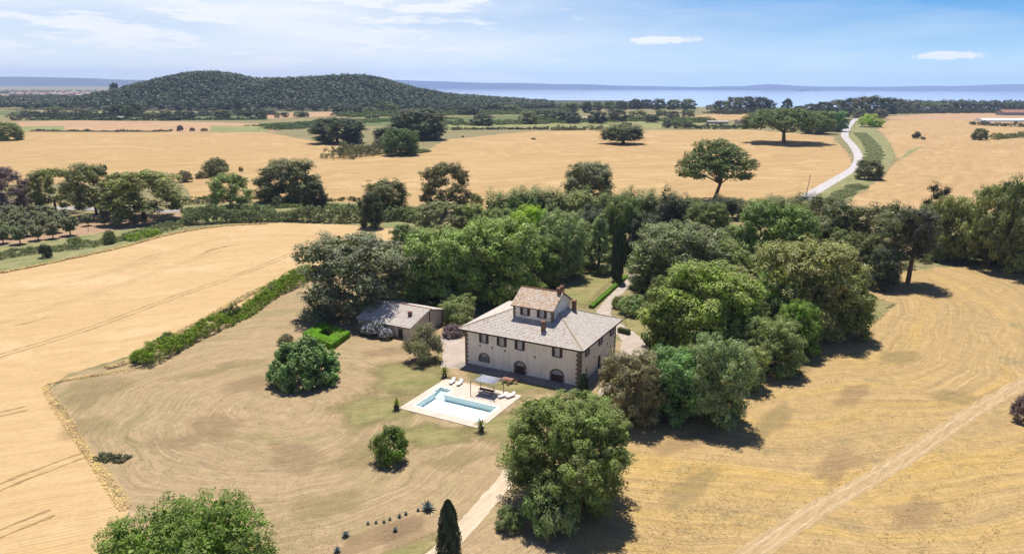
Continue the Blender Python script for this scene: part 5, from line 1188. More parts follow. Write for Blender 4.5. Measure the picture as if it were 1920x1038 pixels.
# ------------------------------------------------------------------ trees and bushes, one by one
TREES = [
 # kind, x, base row, top row, width, colour, label
 ('bigoak', 1060, 985, 748, 226, 'oak', 'largest oak, dense and dark below, beside the gravel path in the foreground'),
 ('shrub', 1030, 1012, 893, 108, (.22, .28, .10), 'pale green leafy bush at the foot of the large foreground oak'),
 ('shrub', 955, 1000, 950, 52, (0.15, 0.195, 0.075), 'small green bush left below the large foreground oak'),
 ('locust', 362, 1200, 968, 345, (.125, .175, .045), 'bright green feathery tree cut by the bottom edge at the left'),
 ('cypress', 843, 1092, 938, 46, 'cyp', 'dark cypress at the bottom edge beside the gravel path'),
 ('shrub', 733, 874, 800, 68, (0.128, 0.18, 0.045), 'round dark bush standing alone on the lawn below the pool'),
 ('fig', 573, 730, 638, 128, (0.128, 0.18, 0.063), 'wide dense bush on the mown lawn below the square hedge'),
 ('shrub', 537, 648, 626, 30, 'brown', 'small brownish twiggy bush behind the wide lawn bush'),
 ('olive', 799, 682, 606, 72, 'olive', 'grey-green olive in front of the outbuilding door'),
 ('olive', 862, 612, 556, 76, (0.18, 0.225, 0.09), 'green olive tree between the outbuilding and the villa'),
 ('shrub', 848, 634, 608, 40, 'plum', 'dark purplish shrub between the outbuilding and the villa corner'),
 ('shrub', 872, 628, 606, 26, 'plum', 'small purplish shrub touching the left villa corner'),
 ('shrub', 684, 622, 600, 28, 'olive', 'olive-green shrub at the left end of the outbuilding wall'),
 ('cypress', 1093, 742, 700, 22, 'cyp', 'small dark cypress at the front corner of the villa'),
 ('oak', 1182, 806, 660, 118, 'brown', 'brownish green tree right of the villa front corner'),
 ('oak', 1258, 796, 655, 124, 'emerald', 'vivid green tree in the clump right of the villa'),
 ('oak', 1338, 806, 630, 122, 'silver', 'silvery green tree at the right end of the clump beside the villa'),
 ('shrub', 1345, 800, 770, 46, 'oak', 'low green bush at the foot of the silvery green tree'),
 ('oak', 1315, 680, 492, 208, 'lit', 'broad rounded oak right of the villa forecourt'),
 ('oak', 1250, 655, 520, 90, 'oak', 'dark oak on the left flank of the broad rounded oak'),
 ('oak', 1442, 708, 597, 108, (0.18, 0.21, 0.083), 'pale leafy thicket at the foot of the wood, nearest the hay field'),
 ('oak', 1490, 672, 565, 84, (.14, .20, .055), 'bright green thicket behind the pale thicket on the hay field edge'),
 ('oak', 1398, 735, 650, 74, 'grey', 'small grey-green thicket between silvery tree and pale thicket'),
 ('oak', 1450, 630, 515, 92, (0.15, 0.24, 0.053), 'bright green young tree in the middle of the right-hand wood'),
 ('holm', 1500, 640, 447, 205, 'grey', 'largest grey-green holm oak of the right-hand wood'),
 ('oak', 1587, 640, 520, 84, 'oak', 'dark tree at the right end of the wood beside the hay field'),
 ('shrub', 1550, 640, 585, 56, 'grey', 'grey-green bush under the tree at the right end of the wood'),
 ('holm', 1262, 566, 415, 172, (0.173, 0.183, 0.093), 'greyish holm oak leaning over the driveway behind the villa'),
 ('holm', 1215, 545, 470, 80, 'grey', 'smaller grey-green holm oak touching the driveway'),
 ('oak', 1442, 510, 376, 150, (.145, .185, .058), 'fresh green rounded tree at the top of the right-hand wood'),
 ('oak', 1326, 470, 380, 84, 'oak', 'dark green tree left of the fresh green rounded tree'),
 ('loose', 1375, 500, 425, 76, 'dusk', 'dull greyish tree below the dark green tree in the right-hand wood'),
 ('oak', 1385, 560, 470, 90, 'oak', 'dark oak hidden in the middle of the right-hand wood'),
 ('shrub', 1186, 594, 551, 56, 'silver', 'silvery flowering shrub beside the driveway and villa roof'),
 ('shrub', 1160, 580, 553, 28, 'grey', 'small grey shrub left of the silvery driveway shrub'),
 ('oak', 1225, 765, 668, 92, (.15, .175, .065), 'olive-green tree between the brownish and the vivid green tree'),
 ('oak', 1296, 770, 650, 100, (.15, .19, .07), 'green tree between the vivid green and the silvery tree'),
 ('oak', 1378, 690, 590, 96, 'oak', 'shaded oak between the broad oak and the pale thicket'),
 ('oak', 1405, 640, 545, 92, (.16, .18, .075), 'oak closing the gap left of the bright green young tree'),
 ('oak', 1365, 590, 500, 110, 'grey', 'grey-green oak behind the broad rounded oak'),
 ('oak', 1545, 610, 500, 90, 'oak', 'oak on the right flank of the largest holm oak'),
 ('holm', 1330, 540, 440, 110, 'grey', 'grey-green holm oak above the broad rounded oak'),
 ('oak', 1520, 500, 405, 110, 'dusk', 'dull oak between the fresh green tree and the pines'),
 ('oak', 1585, 520, 430, 90, 'dusk', 'dull oak at the foot of the pines'),
 ('oak', 1285, 440, 372, 84, 'oak', 'dark oak at the top edge of the wood left of the umbrella pine'),
 ('oak', 1480, 445, 372, 90, 'dusk', 'dull oak in the row below the country road end'),
 ('oak', 880, 560, 455, 130, 'lit', 'sunlit oak filling the gap between the pair behind the villa'),
 ('oak', 1010, 540, 440, 96, 'oak', 'dark oak between the sunlit oak and the pale silvery tree'),
 ('oak', 940, 470, 390, 90, 'oak', 'dark oak above the sunlit pair behind the villa'),
 ('oak', 1085, 500, 415, 70, 'oak', 'dark oak between the pale silvery tree and the conifer'),
 ('oak', 1210, 500, 400, 80, 'dark', 'dark oak behind the driveway cypresses'),
 ('oak', 1835, 480, 400, 80, 'oak', 'dark oak between the right-hand grey-green tree and the edge tree'),
 # woods behind the villa
 ('holm', 668, 606, 436, 196, (0.158, 0.173, 0.093), 'big grey-green holm oak at the left of the wood above the outbuilding'),
 ('oak', 832, 582, 428, 156, 'lit', 'sunlit oak above the outbuilding roof, left of the pair behind the villa'),
 ('oak', 932, 578, 408, 168, 'lit', 'sunlit oak directly behind the villa tower'),
 ('shrub', 752, 520, 470, 50, 'bright', 'bright green bush between the holm oak and the sunlit oaks'),
 ('oak', 770, 560, 460, 70, 'oak', 'dark tree wedged between holm oak and sunlit oak'),
 ('oak', 1048, 525, 396, 96, 'silver', 'pale silvery broadleaf tree on the edge of the back lawn'),
 ('oak', 994, 500, 385, 82, 'lime', 'lime green tree top rising in the wood behind the villa'),
 ('cone', 1122, 508, 402, 66, 'silver', 'pale cone-shaped conifer on the edge of the back lawn'),
 ('oak', 1168, 490, 366, 82, 'oak', 'tall dark oak behind the cypresses'),
 ('cypress', 1156, 527, 428, 23, 'cyp', 'nearest cypress beside the clipped driveway hedge'),
 ('cypress', 1191, 497, 411, 21, 'cyp', 'second cypress along the driveway behind the villa'),
 ('cypress', 1217, 474, 398, 19, 'cyp', 'third cypress along the driveway behind the villa'),
 ('feather', 945, 444, 352, 72, 'oak', 'leftmost upright tree of the dense wood behind the villa'),
 ('feather', 990, 436, 346, 72, 'pine', 'second upright tree from the left in the wood behind the villa'),
 ('feather', 1036, 436, 350, 72, 'dusk', 'third upright tree from the left in the wood behind the villa'),
 ('feather', 1082, 440, 350, 78, 'grey', 'middle upright greyish tree of the wood behind the villa'),
 ('feather', 1130, 436, 356, 66, 'oak', 'fifth upright tree from the left in the wood behind the villa'),
 ('feather', 1176, 428, 350, 62, 'dusk', 'sixth upright tree from the left in the wood behind the villa'),
 ('feather', 1216, 438, 354, 62, 'dusk', 'seventh upright tree from the left in the wood behind the villa'),
 ('feather', 1256, 450, 350, 64, 'dark', 'rightmost upright tree of the wood, dark against the stubble'),
 ('feather', 1062, 462, 392, 66, 'oak', 'upright tree behind the pale silvery tree'),
 ('feather', 1110, 468, 386, 60, 'dark', 'dark upright tree behind the pale conifer'),
 ('oak', 1102, 392, 303, 98, 'dusk', 'dull round tree standing out above the wood against the stubble'),
 ('loose', 836, 408, 305, 94, 'dusk', 'tall dull tree at the left shoulder of the wood'),
 ('oak', 726, 407, 336, 84, 'dusk', 'greyish tree on the hedge bank left of the wood'),
 ('oak', 697, 430, 360, 46, 'dark', 'narrow dark tree in front of the greyish hedge bank tree'),
 ('loose', 826, 452, 378, 96, 'dusk', 'thin greyish tree between the wood and the near wheat field'),
 ('oak', 884, 446, 382, 66, 'grey', 'grey-green tree above the sunlit oaks'),
 ('shrub', 893, 386, 362, 26, 'grey', 'small grey bush on the stubble edge left of the wood'),
 ('shrub', 760, 456, 420, 60, 'farlit', 'green bush at the right tip of the near wheat field'),
 ('oak', 542, 382, 297, 112, 'dusk', 'broad dull tree on the hedge bank, tallest left of the wood'),
 ('oak', 591, 392, 340, 46, 'dark', 'small dark tree at the right foot of the broad hedge bank tree'),
 ('shrub', 521, 389, 367, 22, 'dusk', 'small dull bush at the left foot of the broad hedge bank tree'),
 ('loose', 434, 400, 325, 78, 'grey', 'grey-green tree by the side road, right of the roadside group'),
 ('loose', 272, 420, 318, 148, 'grey', 'broadest tree of the roadside group, right of the orchard'),
 ('loose', 182, 410, 306, 92, (0.15, 0.168, 0.075), 'tallest tree of the roadside group beside the orchard'),
 ('loose', 106, 403, 315, 84, 'grey', 'dense tree of the roadside group above the orchard'),
 ('loose', 62, 396, 335, 46, 'brown', 'small tree filling the roadside group behind the orchard'),
 ('loose', 6, 414, 312, 94, 'plum', 'brownish tree cut by the left edge beside the side road'),
 ('loose', 225, 400, 340, 60, 'oak', 'shaded tree behind the broadest roadside tree'),
 ('shrub', 407, 332, 295, 46, 'brown', 'round bush on the field divide in the far wheat'),
 ('shrub', 347, 342, 319, 28, 'brown', 'lowest bush on the left end of the field divide'),
 ('shrub', 379, 335, 320, 24, 'brown', 'small bush next to the round bush on the field divide'),
 ('shrub', 452, 322, 312, 9, 'brown', 'tiny bush on the field divide right of the round bush'),
 ('oak', 634, 271, 220, 96, 'dark', 'dark dome-shaped tree clump in the far wheat field'),
 ('oak', 788, 264, 203, 104, 'dark', 'tall dark round tree clump right of the dome-shaped clump'),
 ('oak', 752, 293, 240, 66, (0.09, 0.128, 0.045), 'dark green tree at the right of the thicket in the far wheat'),
 ('oak', 728, 276, 238, 50, 'dark', 'shaded tree at the left foot of the tall round clump'),
 ('shrub', 795, 262, 243, 60, 'oak', 'low green bush below the tall round clump'),
 ('feather', 1168, 272, 230, 78, 'dusk', 'isolated dense copse in the middle of the far wheat field'),
 ('umbrella', 1338, 377, 263, 142, 'pine', 'tall umbrella pine with bare forked trunk in the stubble'),
 ('flatpine', 1470, 268, 204, 152, 'pine', 'wide flat umbrella pine beside the country road'),
 ('oak', 1532, 252, 208, 60, 'pine', 'dark green tree merging into the right side of the flat pine'),
 ('oak', 1565, 247, 208, 46, 'emerald', 'bluish green tree between the flat pine and the road'),
 ('shrub', 1631, 239, 213, 44, 'lime', 'bright lime bush beside the far end of the country road'),
 ('oak', 1628, 338, 298, 48, 'dusk', 'dull shrub overhanging the bend of the country road'),
 ('shrub', 1718, 260, 246, 15, 'dark', 'small round dark bush alone in the right stubble field'),
 ('oak', 1836, 263, 240, 28, 'dusk', 'small tree at the left end of the hedge in the right stubble'),
 ('shrub', 1918, 795, 735, 44, 'plum', 'dark bush cut by the right edge beside the farm track'),
 ('oak', 16, 264, 228, 54, 'grey', 'round tree cut by the left edge in the far wheat field'),
 # right-hand back row
 ('feather', 1302, 415, 372, 40, 'dark', 'dark upright tree left of the umbrella pine trunk'),
 ('feather', 1356, 412, 366, 54, 'dark', 'dark upright tree right at the foot of the umbrella pine'),
 ('feather', 1400, 410, 372, 50, 'dusk', 'dull upright tree second right of the umbrella pine'),
 ('feather', 1452, 412, 364, 56, 'dusk', 'dull upright tree left of the utility pole'),
 ('feather', 1498, 430, 360, 56, 'dark', 'dark upright tree below the end of the country road'),
 ('pine', 1532, 470, 366, 62, 'dusk', 'dull pine at the left end of the back row'),
 ('pine', 1570, 496, 374, 72, 'dusk', 'dull pine with pale bare trunk in the back row'),
 ('pine', 1612, 505, 382, 82, 'dusk', 'middle pine of the back row, greyish and dense'),
 ('pine', 1662, 528, 380, 80, 'dusk', 'pine with bare trunks at the corner of the hay field'),
 ('pine', 1702, 530, 384, 86, (0.112, 0.128, 0.075), 'broad greyish pine casting its shadow on the hay field'),
 ('oak', 1650, 545, 465, 66, 'dark', 'dark low tree between the pines and the wood'),
 ('cypress', 1562, 462, 408, 20, 'cyp', 'dark slim cypress in the back row of pines'),
 ('oak', 1735, 482, 384, 66, 'oak', 'dark tree right of the broad greyish pine'),
 ('oak', 1770, 490, 366, 92, 'grey', 'grey-green tree behind the reed hedge on the right'),
 ('pine', 1746, 470, 344, 50, 'dark', 'dark pointed tree top rising above the right-hand row'),
 ('loose', 1852, 508, 345, 96, 'grey', 'broad tree left of the edge tree on the right'),
 ('oak', 1905, 520, 330, 118, (0.15, 0.173, 0.068), 'tall broad tree cut by the right edge'),
 ('oak', 1880, 500, 400, 100, 'dusk', 'shaded lower tree between the two broad trees on the right'),
]
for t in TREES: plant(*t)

def numword(i):
    return ['first', 'second', 'third', 'fourth', 'fifth', 'sixth', 'seventh', 'eighth', 'ninth', 'tenth', 'eleventh', 'twelfth', 'thirteenth', 'fourteenth', 'fifteenth', 'sixteenth', 'seventeenth', 'eighteenth', 'nineteenth', 'twentieth',
            'twenty-first', 'twenty-second', 'twenty-third', 'twenty-fourth', 'twenty-fifth', 'twenty-sixth', 'twenty-seventh', 'twenty-eighth', 'twenty-ninth', 'thirtieth', 'thirty-first', 'thirty-second', 'thirty-third', 'thirty-fourth', 'thirty-fifth', 'thirty-sixth'][i]

# orchard rows
ORCH = {'front': [(6,456,34),(38,457,34),(72,450,30),(100,447,30),(132,441,36)], 'second': [(2,447,34),(28,446,32),(52,442,34),(78,434,34),(104,436,34)], 'third': [(12,434,36),(40,430,36),(62,428,34),(92,424,32),(118,424,32)],
        'back': [(4,420,34),(34,418,34),(66,416,34),(90,414,30)], 'end': [(166,423,22),(196,424,24),(196,410,18),(221,426,24),(236,414,16),(250,418,18)]}
for row, L in ORCH.items():
    for i, (x, y, h) in enumerate(L):
        lab = ('%s small vase-shaped fruit tree from the left in the %s row of the orchard' % (numword(i), row)) if row != 'end' else '%s young fruit tree from the left on bare soil right of the orchard' % numword(i)
        plant('orchard', x, y, y - h, h * 0.86, (.23, .245, .13), lab, 'orchard trees')

# hedges and scrub
hedge('hedge', [(345,420),(420,416),(520,413),(600,415),(685,414)], 8, 5.2, (0.21, 0.24, 0.112), 'long reed-like hedge between the two wheat fields', leaf=.45, rc=.9, k=56, dens=1.35, seed=11, elong=1.3)
hedge('hedge', [(715,414),(750,412),(790,418)], 7, 4.2, (0.195, 0.232, 0.098), 'right end of the reed-like hedge, beyond the narrow dark tree', leaf=.45, rc=.9, k=56, dens=1.35, seed=12)
hedge('bramble_bank', [(340,398),(430,392),(520,389),(610,388),(680,392),(790,396)], 7, 1.5, (0.195, 0.225, 0.09), 'low green bramble bank behind the reed-like hedge', leaf=.4, rc=.8, k=26, seed=13)
hedge('roadside_hedge', [(330,384),(380,382),(420,380)], 3, 2.4, 'dusk', 'dull hedge above the side road between two roadside trees', leaf=.4, rc=.8, seed=14)
hedge('roadside_hedge', [(345,374),(460,373),(490,374)], 2.5, 1.6, 'grey', 'low hedge along the lower edge of the far wheat field', leaf=.4, rc=.8, seed=15)
hedge('roadside_hedge', [(610,377),(660,377),(690,378)], 2.5, 1.6, 'dusk', 'short hedge under the stubble left of the greyish hedge bank tree', leaf=.4, rc=.8, seed=16)
hedge('scrub_bank', [(-40,488),(60,474),(150,462),(240,446),(310,428),(350,414)], 9, 1.5, (0.21, 0.232, 0.112), 'pale green scrub bank below the orchard', leaf=.32, rc=.7, k=30, seed=17, var=.6, dens=.8)
hedge('bramble', [(238,452),(262,447),(298,439)], 5, 2.0, 'lime', 'bright green bramble patch on the scrub bank', leaf=.3, rc=.6, k=34, seed=18)
plant('shrub', 87, 484, 456, 24, 'dark', 'small dark bush on the scrub bank below the orchard front row')
plant('shrub', 206, 458, 430, 24, 'dusk', 'dark bush on the scrub bank left of the bright bramble patch')
plant('shrub', 143, 462, 443, 30, 'oak', 'low dull bush on the scrub bank beside the post')
hedge('shrub_row', [(262,688),(330,655),(400,618),(470,582),(530,545),(588,516)], 4.6, 2.8, (.21, .29, .05), 'row of bright green shrubs dividing the wheat field from the lawn', leaf=.24, rc=.55, k=44, seed=19, var=.5, dens=1.3)
hedge('shrub_row', [(505,548),(550,522),(586,506)], 4.0, 2.0, (0.195, 0.285, 0.068), 'far green end of the shrub row beside the grey holm oak', leaf=.24, rc=.6, k=40, seed=20)
for i, (x, y, w_, h_) in enumerate(((318,650,34,28),(425,604,30,26),(441,597,24,30),(508,553,20,18),(270,680,40,26))):
    plant('shrub', x, y, y - h_, w_, ['oak', 'dark', 'dusk', 'dusk', 'lit'][i], ['round green bush in the lower half of the shrub row', 'dark bush in the middle of the shrub row', 'upright dull bush in the middle of the shrub row', 'small dull bush on the wheat side of the shrub row', 'leafy bush at the lower end of the shrub row'][i])
hedge('thicket', [(634,298),(665,292),(705,288),(740,284)], 24, 8.5, 'dusk', 'long greyish thicket crossing the far wheat field', leaf=.7, rc=1.9, k=50, seed=21, var=.4)
hedge('thicket', [(760,292),(785,286),(802,284)], 10, 2.5, (0.18, 0.203, 0.075), 'low pale green tail of the thicket in the far wheat field', leaf=.7, rc=1.2, k=30, seed=22)
hedge('reed_hedge', [(1722,492),(1770,488),(1822,487)], 5, 2.8, (0.195, 0.225, 0.09), 'reed hedge on the upper edge of the hay field at right', leaf=.4, rc=.7, k=36, seed=23, elong=1.3)
hedge('underwood', [(1550,500),(1620,505),(1700,500)], 10, 2.0, (0.15, 0.15, 0.075), 'dry undergrowth beneath the row of pines', leaf=.4, rc=.8, k=26, seed=24, var=.6, dens=.7)
hedge('field_hedge', [(1862,262),(1890,259),(1960,256)], 9, 5.0, 'grey', 'hedge across the right stubble field at the picture edge', leaf=.9, rc=1.6, k=26, seed=25)
hedge('field_hedge', [(1818,234),(1860,236),(1960,240)], 9, 5.5, 'dark', 'dark hedge in front of the white greenhouse', leaf=1.1, rc=1.9, k=24, seed=26)
hedge('road_scrub', [(1560,378),(1585,362),(1612,348)], 9, 1.3, (.25, .27, .13), 'scrubby verge plants beside the lower end of the country road', leaf=.4, rc=.8, k=26, seed=27, var=.6)
hedge('road_scrub', [(1622,312),(1640,290),(1630,268),(1612,250)], 12, .7, (.26, .28, .14), 'scrubby verge plants along the upper bend of the country road', leaf=.6, rc=1.0, k=22, seed=28, var=.6, dens=.6)
hedge('field_hedge', [(500,243),(545,241),(590,236),(640,230)], 34, 6.0, (0.15, 0.195, 0.09), 'long green hedge block left of the dome-shaped clump', leaf=1.1, rc=2.2, k=26, seed=29, dens=1.0)
hedge('field_hedge', [(1035,245),(1090,244),(1130,244)], 10, 5.0, 'dusk', 'dull hedge on the top edge of the far wheat, left of the copse', leaf=1.0, rc=1.8, k=26, seed=30)
hedge('field_hedge', [(846,244),(940,243),(1030,243)], 6, 3.2, 'dark', 'thin dark hedge on the top edge of the far wheat field', leaf=1.0, rc=1.6, k=22, seed=31)
hedge('field_hedge', [(1262,241),(1330,242),(1420,242)], 10, 6.0, 'dark', 'straight dark hedge left of the flat umbrella pine', leaf=1.0, rc=1.8, k=26, seed=32, var=.15)
hedge('field_hedge', [(1262,236),(1300,229),(1320,226)], 14, 6.0, 'farlit', 'slanting bright green hedge above the straight dark hedge', leaf=1.0, rc=1.8, k=26, seed=33, var=.15)
hedge('field_hedge', [(20,226),(110,225),(210,226),(330,226)], 12, 5.5, 'far', 'dark hedge behind the stubble strip at left', leaf=1.2, rc=2.2, k=22, seed=34, var=.5)
hedge('field_hedge', [(330,225),(440,225),(500,224)], 10, 3.5, 'far', 'low dark hedge behind the stubble strip, right half', leaf=1.2, rc=2.0, k=20, seed=35, var=.5)
hedge('field_hedge', [(60,246),(180,247),(300,247),(322,246)], 4, 1.6, 'brown', 'thin weedy hedge line between stubble strip and far wheat', leaf=.9, rc=1.0, k=18, seed=36, var=.8)
# dry grass along the edge of the near wheat
hedge('dry_grass', [(255,690),(170,705),(110,715),(86,726),(110,765),(140,812),(170,858),(205,905),(236,955)], 1.5, .32, (0.62, 0.47, 0.24), 'tall dry grass fringing the near wheat field', leaf=.17, rc=.24, k=4, dens=1.5, seed=37, var=.5, elong=1.0, kind='stuff', up=1.0)
hedge('dry_grass', [(560,512),(480,545),(400,590),(320,632),(255,672),(200,690)], 2.0, .32, (0.52, 0.4, 0.2), 'dry grass strip behind the shrub row', leaf=.30, rc=.35, k=20, seed=38, var=.5, elong=1.0, kind='stuff', up=1.0)
hedge('dry_grass', [(0,512),(100,492),(230,463),(330,437),(420,424),(500,420)], 1.8, .35, (0.56, 0.42, 0.21), 'dry grass along the upper edge of the near wheat field', leaf=.34, rc=.4, k=20, seed=39, var=.5, elong=1.0, kind='stuff', up=1.0)
hedge('grass_clump', [(180,858),(205,860),(240,862)], 2.0, .6, (0.15, 0.15, 0.083), 'dark weed patch on the edge of the lawn beside the wheat', 'weeds', .22, .3, 30, seed=40)

# flowering shrubs by the outbuilding
def flowering(x, yb, yt, w, label):
    r = plant('shrub', x, yb, yt, w, (.07, .09, .05), label, 'flowering shrubs by the outbuilding', name='flowering_shrub')
    rng = np.random.default_rng(int(x)); n = 230; d = unit(n, rng); d[:, 2] = np.abs(d[:, 2]); P = np.array([0, 0, .75]) + d * [1.95, 1.95, 1.75] * rng.uniform(.9, 1.08, (n, 1))
    o = foliage_obj('blossom', P, np.full(n, .20), (.66, .62, .74), .22, 7, rng, r, norm=(.9, 0, .4), aspect=.95)
flowering(689, 630, 608, 30, 'small pale flowering shrub at the left of the outbuilding wall')
flowering(706, 634, 602, 38, 'largest lilac-white flowering shrub against the outbuilding wall')
flowering(724, 638, 616, 26, 'lilac-white flowering shrub next to the outbuilding door')

# agaves and bed plants
AGM = plain('agave_leaf', (.22, .27, .24), .6, .15, 4, .1, .3)
def agave(px, py, size, label):
    g = G(px, py); V = []; F = []; rng = np.random.default_rng(px)
    for i in range(26):
        a = 2.4 * i; e = 0.25 + 1.1 * i / 26.0; L = size * rng.uniform(.85, 1.1); d = np.array([math.cos(a) * math.cos(e), math.sin(a) * math.cos(e), math.sin(e)]); s = np.array([-math.sin(a), math.cos(a), 0]) * size * .11; u = np.array([0, 0, -size * .05])
        o = np.array([0, 0, .05]); m = o + d * L * .5; t = o + d * L; k = len(V)
        V += [o - s * .7, o + u, o + s * .7, m - s, m + u * 1.5, m + s, t]; F += [(k, k+1, k+4, k+3), (k+1, k+2, k+5, k+4), (k+3, k+4, k+6), (k+4, k+5, k+6)]
    o = mesh_obj('agave', V, F, AGM); o.location = g; return tag(o, label, 'agave', 'agaves along the flower bed')
for i, (x, y, s) in enumerate([(648,1005,.8),(690,982,.38),(705,980,.38),(720,979,.38),(731,974,.38),(749,969,.48),(761,964,.42),(784,957,.42)]):
    agave(x, y, s, '%s agave from the left along the soil bed by the path' % numword(i))
agave(802, 955, 1.35, 'largest spiky agave at the right end of the soil bed')
agave(741, 995, .55, 'dark small agave inside the soil bed')
agave(632, 1034, .7, 'agave nearest the bottom edge at the left end of the bed')

# ------------------------------------------------------------------ poles and rail
def pole(pa, yt, label, lean=0.0):
    g = G(*pa); d = proj(g)[2]; h = (pa[1] - yt) * d / FPX / .97
    r = empty('utility_pole', g); MB().tube([(0, 0, -.3), (lean * h / 2, 0, h / 2), (lean * h, 0, h)], [.16, .14, .11], 8).build('shaft', BARK, r)
    MB().bar((lean * h - .5, 0, h - .4), (lean * h + .5, 0, h - .4), .10).build('crossarm', BARK, r); tag(r, label, 'utility pole')
pole((1511, 369), 329, 'wooden utility pole at the near end of the country road', .10)
pole((1602, 242), 224, 'distant pole at the far end of the country road')
def guard():
    r = empty('guard_rail', G(150, 414)); o = G(150, 414); P = [G(150, 414), G(168, 409), G(192, 407)]
    for a, b in zip(P, P[1:]): MB().bar(a - o + [0, 0, .75], b - o + [0, 0, .75], .06, .30).build('rail', WHITEM, r)
    for k in range(7):
        q = densify(P, 100, False)[0] if False else P[0] + (P[-1] - P[0]) * k / 6; MB().bar(q - o, q - o + [0, 0, .8], .1).build('post', WHITEM, r)
    tag(r, 'pale metal rail beside the side road behind the orchard', 'rail')
guard()
r_ = empty('post', G(166, 434)); MB().tube([(0, 0, -.2), (.1, 0, 3.2)], [.08, .06], 7).build('shaft', BARK, r_); MB().bar((-.4, 0, 3.0), (.5, 0, 3.0), .06).build('crossbar', BARK, r_); tag(r_, 'thin wooden post with crossbar right of the orchard', 'post')

# ------------------------------------------------------------------ far belt of trees, farms and fields
FAR_L = [(75,205,193,20),(100,211,200,26),(108,208,199,20),(150,216,203,28),(172,217,204,24),(205,216,200,20),(222,219,196,34),(240,220,198,24),(252,217,193,26),(262,213,192,20),(280,222,210,26),(310,222,206,30),(330,226,214,22),(355,222,208,30),
         (420,222,206,40),(447,211,187,14),(460,219,206,30),(490,222,208,24),(520,221,211,12),(534,220,210,16),(560,220,209,24),(572,220,210,18),(640,214,196,40),(665,216,196,40),(690,210,200,24),(718,213,188,20),(735,214,194,26),(690,222,216,12),(704,222,214,18)]
FAR_C = [(810,214,200,34),(850,214,200,40),(880,216,198,40),(925,212,194,40),(960,212,196,38),(905,236,212,44),(990,233,208,38),(1020,226,206,44),(1050,230,208,36),(1075,232,210,30),(1070,212,192,34),(1100,212,190,22),(1120,209,190,18),(1142,208,188,22),(1165,206,188,26),(1190,205,185,28),(1212,204,186,26),(1235,206,184,28),(1262,206,186,28),(1290,205,185,34),
         (1120,232,208,40),(1155,228,204,44),(1195,226,206,40),(1222,230,214,34),(1240,218,206,26),(1262,222,208,30),(1290,218,204,30),(1170,243,228,14),(1180,242,230,12),(1290,238,226,24),(1250,240,226,22)]
FAR_R = [(1350,208,188,30),(1376,210,181,34),(1400,210,180,36),(1425,210,181,38),(1440,210,186,26),(1474,214,184,22),(1500,212,198,30),(1520,210,194,34),(1545,212,190,36),(1570,210,186,38),(1592,212,183,36),(1615,214,180,38),(1640,216,178,40),(1662,214,182,34),(1682,210,184,28),(1697,208,186,24),(1560,222,200,30),(1590,220,200,30),(1610,222,204,26),(1650,222,204,28),(1720,206,192,26),(1745,208,192,30),(1770,208,193,30),(1795,207,190,30),(1820,206,190,30),(1845,206,188,34),(1870,206,190,34),(1900,205,191,34),(1925,205,190,30),
         (1330,206,196,16)]
def belt(rows, where, cols):
    for i, (x, yb, yt, w) in enumerate(sorted(rows)):
        rr = np.random.default_rng(int(x * 3 + yb)); c = cols[int(rr.integers(0, len(cols)))]
        plant('far', x, yb, yt, w, c, '%s distant tree from the left %s' % (numword(i), where), 'distant trees ' + where)
belt(FAR_L, 'in the green belt below the wooded hill', ['far', 'dark', 'far', 'farlit', 'dusk'])
belt(FAR_C, 'in the centre belt before the lake', ['far', 'dark', 'farlit', 'far', 'dusk'])
belt(FAR_R, 'in the lakeside belt right of the flat pine', ['far', 'dark', 'far', 'dusk'])
SMALLB = [(338,246,234,12,'plum'),(361,246,239,10,'plum'),(383,246,240,14,'brown'),(221,248,243,7,'plum'),(248,247,243,8,'brown'),(1000,262,258,10,'brown'),(868,258,254,5,'brown'),(1730,262,256,10,'brown')]
for i, (x, yb, yt, w, c) in enumerate(SMALLB):
    plant('shrub', x, yb, yt, w, c, ['tallest dark bush on the stubble strip edge', 'middle dark bush of three on the stubble strip edge', 'rightmost of the three bushes on the stubble strip edge', 'tiny dark bush on the stubble strip edge at left', 'tiny brown bush right of the tiny dark bush', 'low brown bush in the middle of the far wheat', 'tiny bush left in the far wheat centre', 'tiny brown bush right of the small round dark bush'][i])
# low scrub patches that tie the belt together
hedge('belt_scrub', [(40,218),(160,219),(300,218),(420,216),(520,214)], 70, 5.0, 'far', 'dark scrub at the foot of the wooded hill', leaf=1.6, rc=2.6, k=16, seed=50, var=.9, dens=.8, kind='stuff')
hedge('belt_scrub', [(640,219),(760,216),(900,214),(1060,212)], 80, 5.0, 'farlit', 'green scrub between the hill and the lake', leaf=1.6, rc=2.6, k=16, seed=51, var=.9, dens=.75, kind='stuff')
hedge('belt_scrub', [(840,234),(960,232),(1100,228),(1240,226),(1330,230)], 56, 4.0, 'farlit', 'green scrub above the far wheat field', leaf=1.3, rc=2.2, k=16, seed=52, var=.9, dens=.75, kind='stuff')
hedge('belt_scrub', [(1340,214),(1460,212),(1560,214),(1700,212),(1940,211)], 70, 6.0, 'far', 'dark scrub under the lakeside trees', leaf=1.5, rc=2.4, k=16, seed=53, var=.9, dens=.7, kind='stuff')
hedge('vine_rows', [(510,238),(600,232),(720,226),(840,222)], 80, 3.0, (0.15, 0.21, 0.075), 'vineyard rows beyond the far wheat field', leaf=1.0, rc=1.4, k=14, seed=54, var=.2, dens=.5, kind='stuff')
hedge('belt_scrub', [(900,206),(1060,204),(1180,204),(1300,204)], 50, 7.0, 'far', 'dark scrub below the line of lakeside trees', leaf=1.5, rc=2.4, k=16, seed=55, var=.9, dens=.6, kind='stuff')

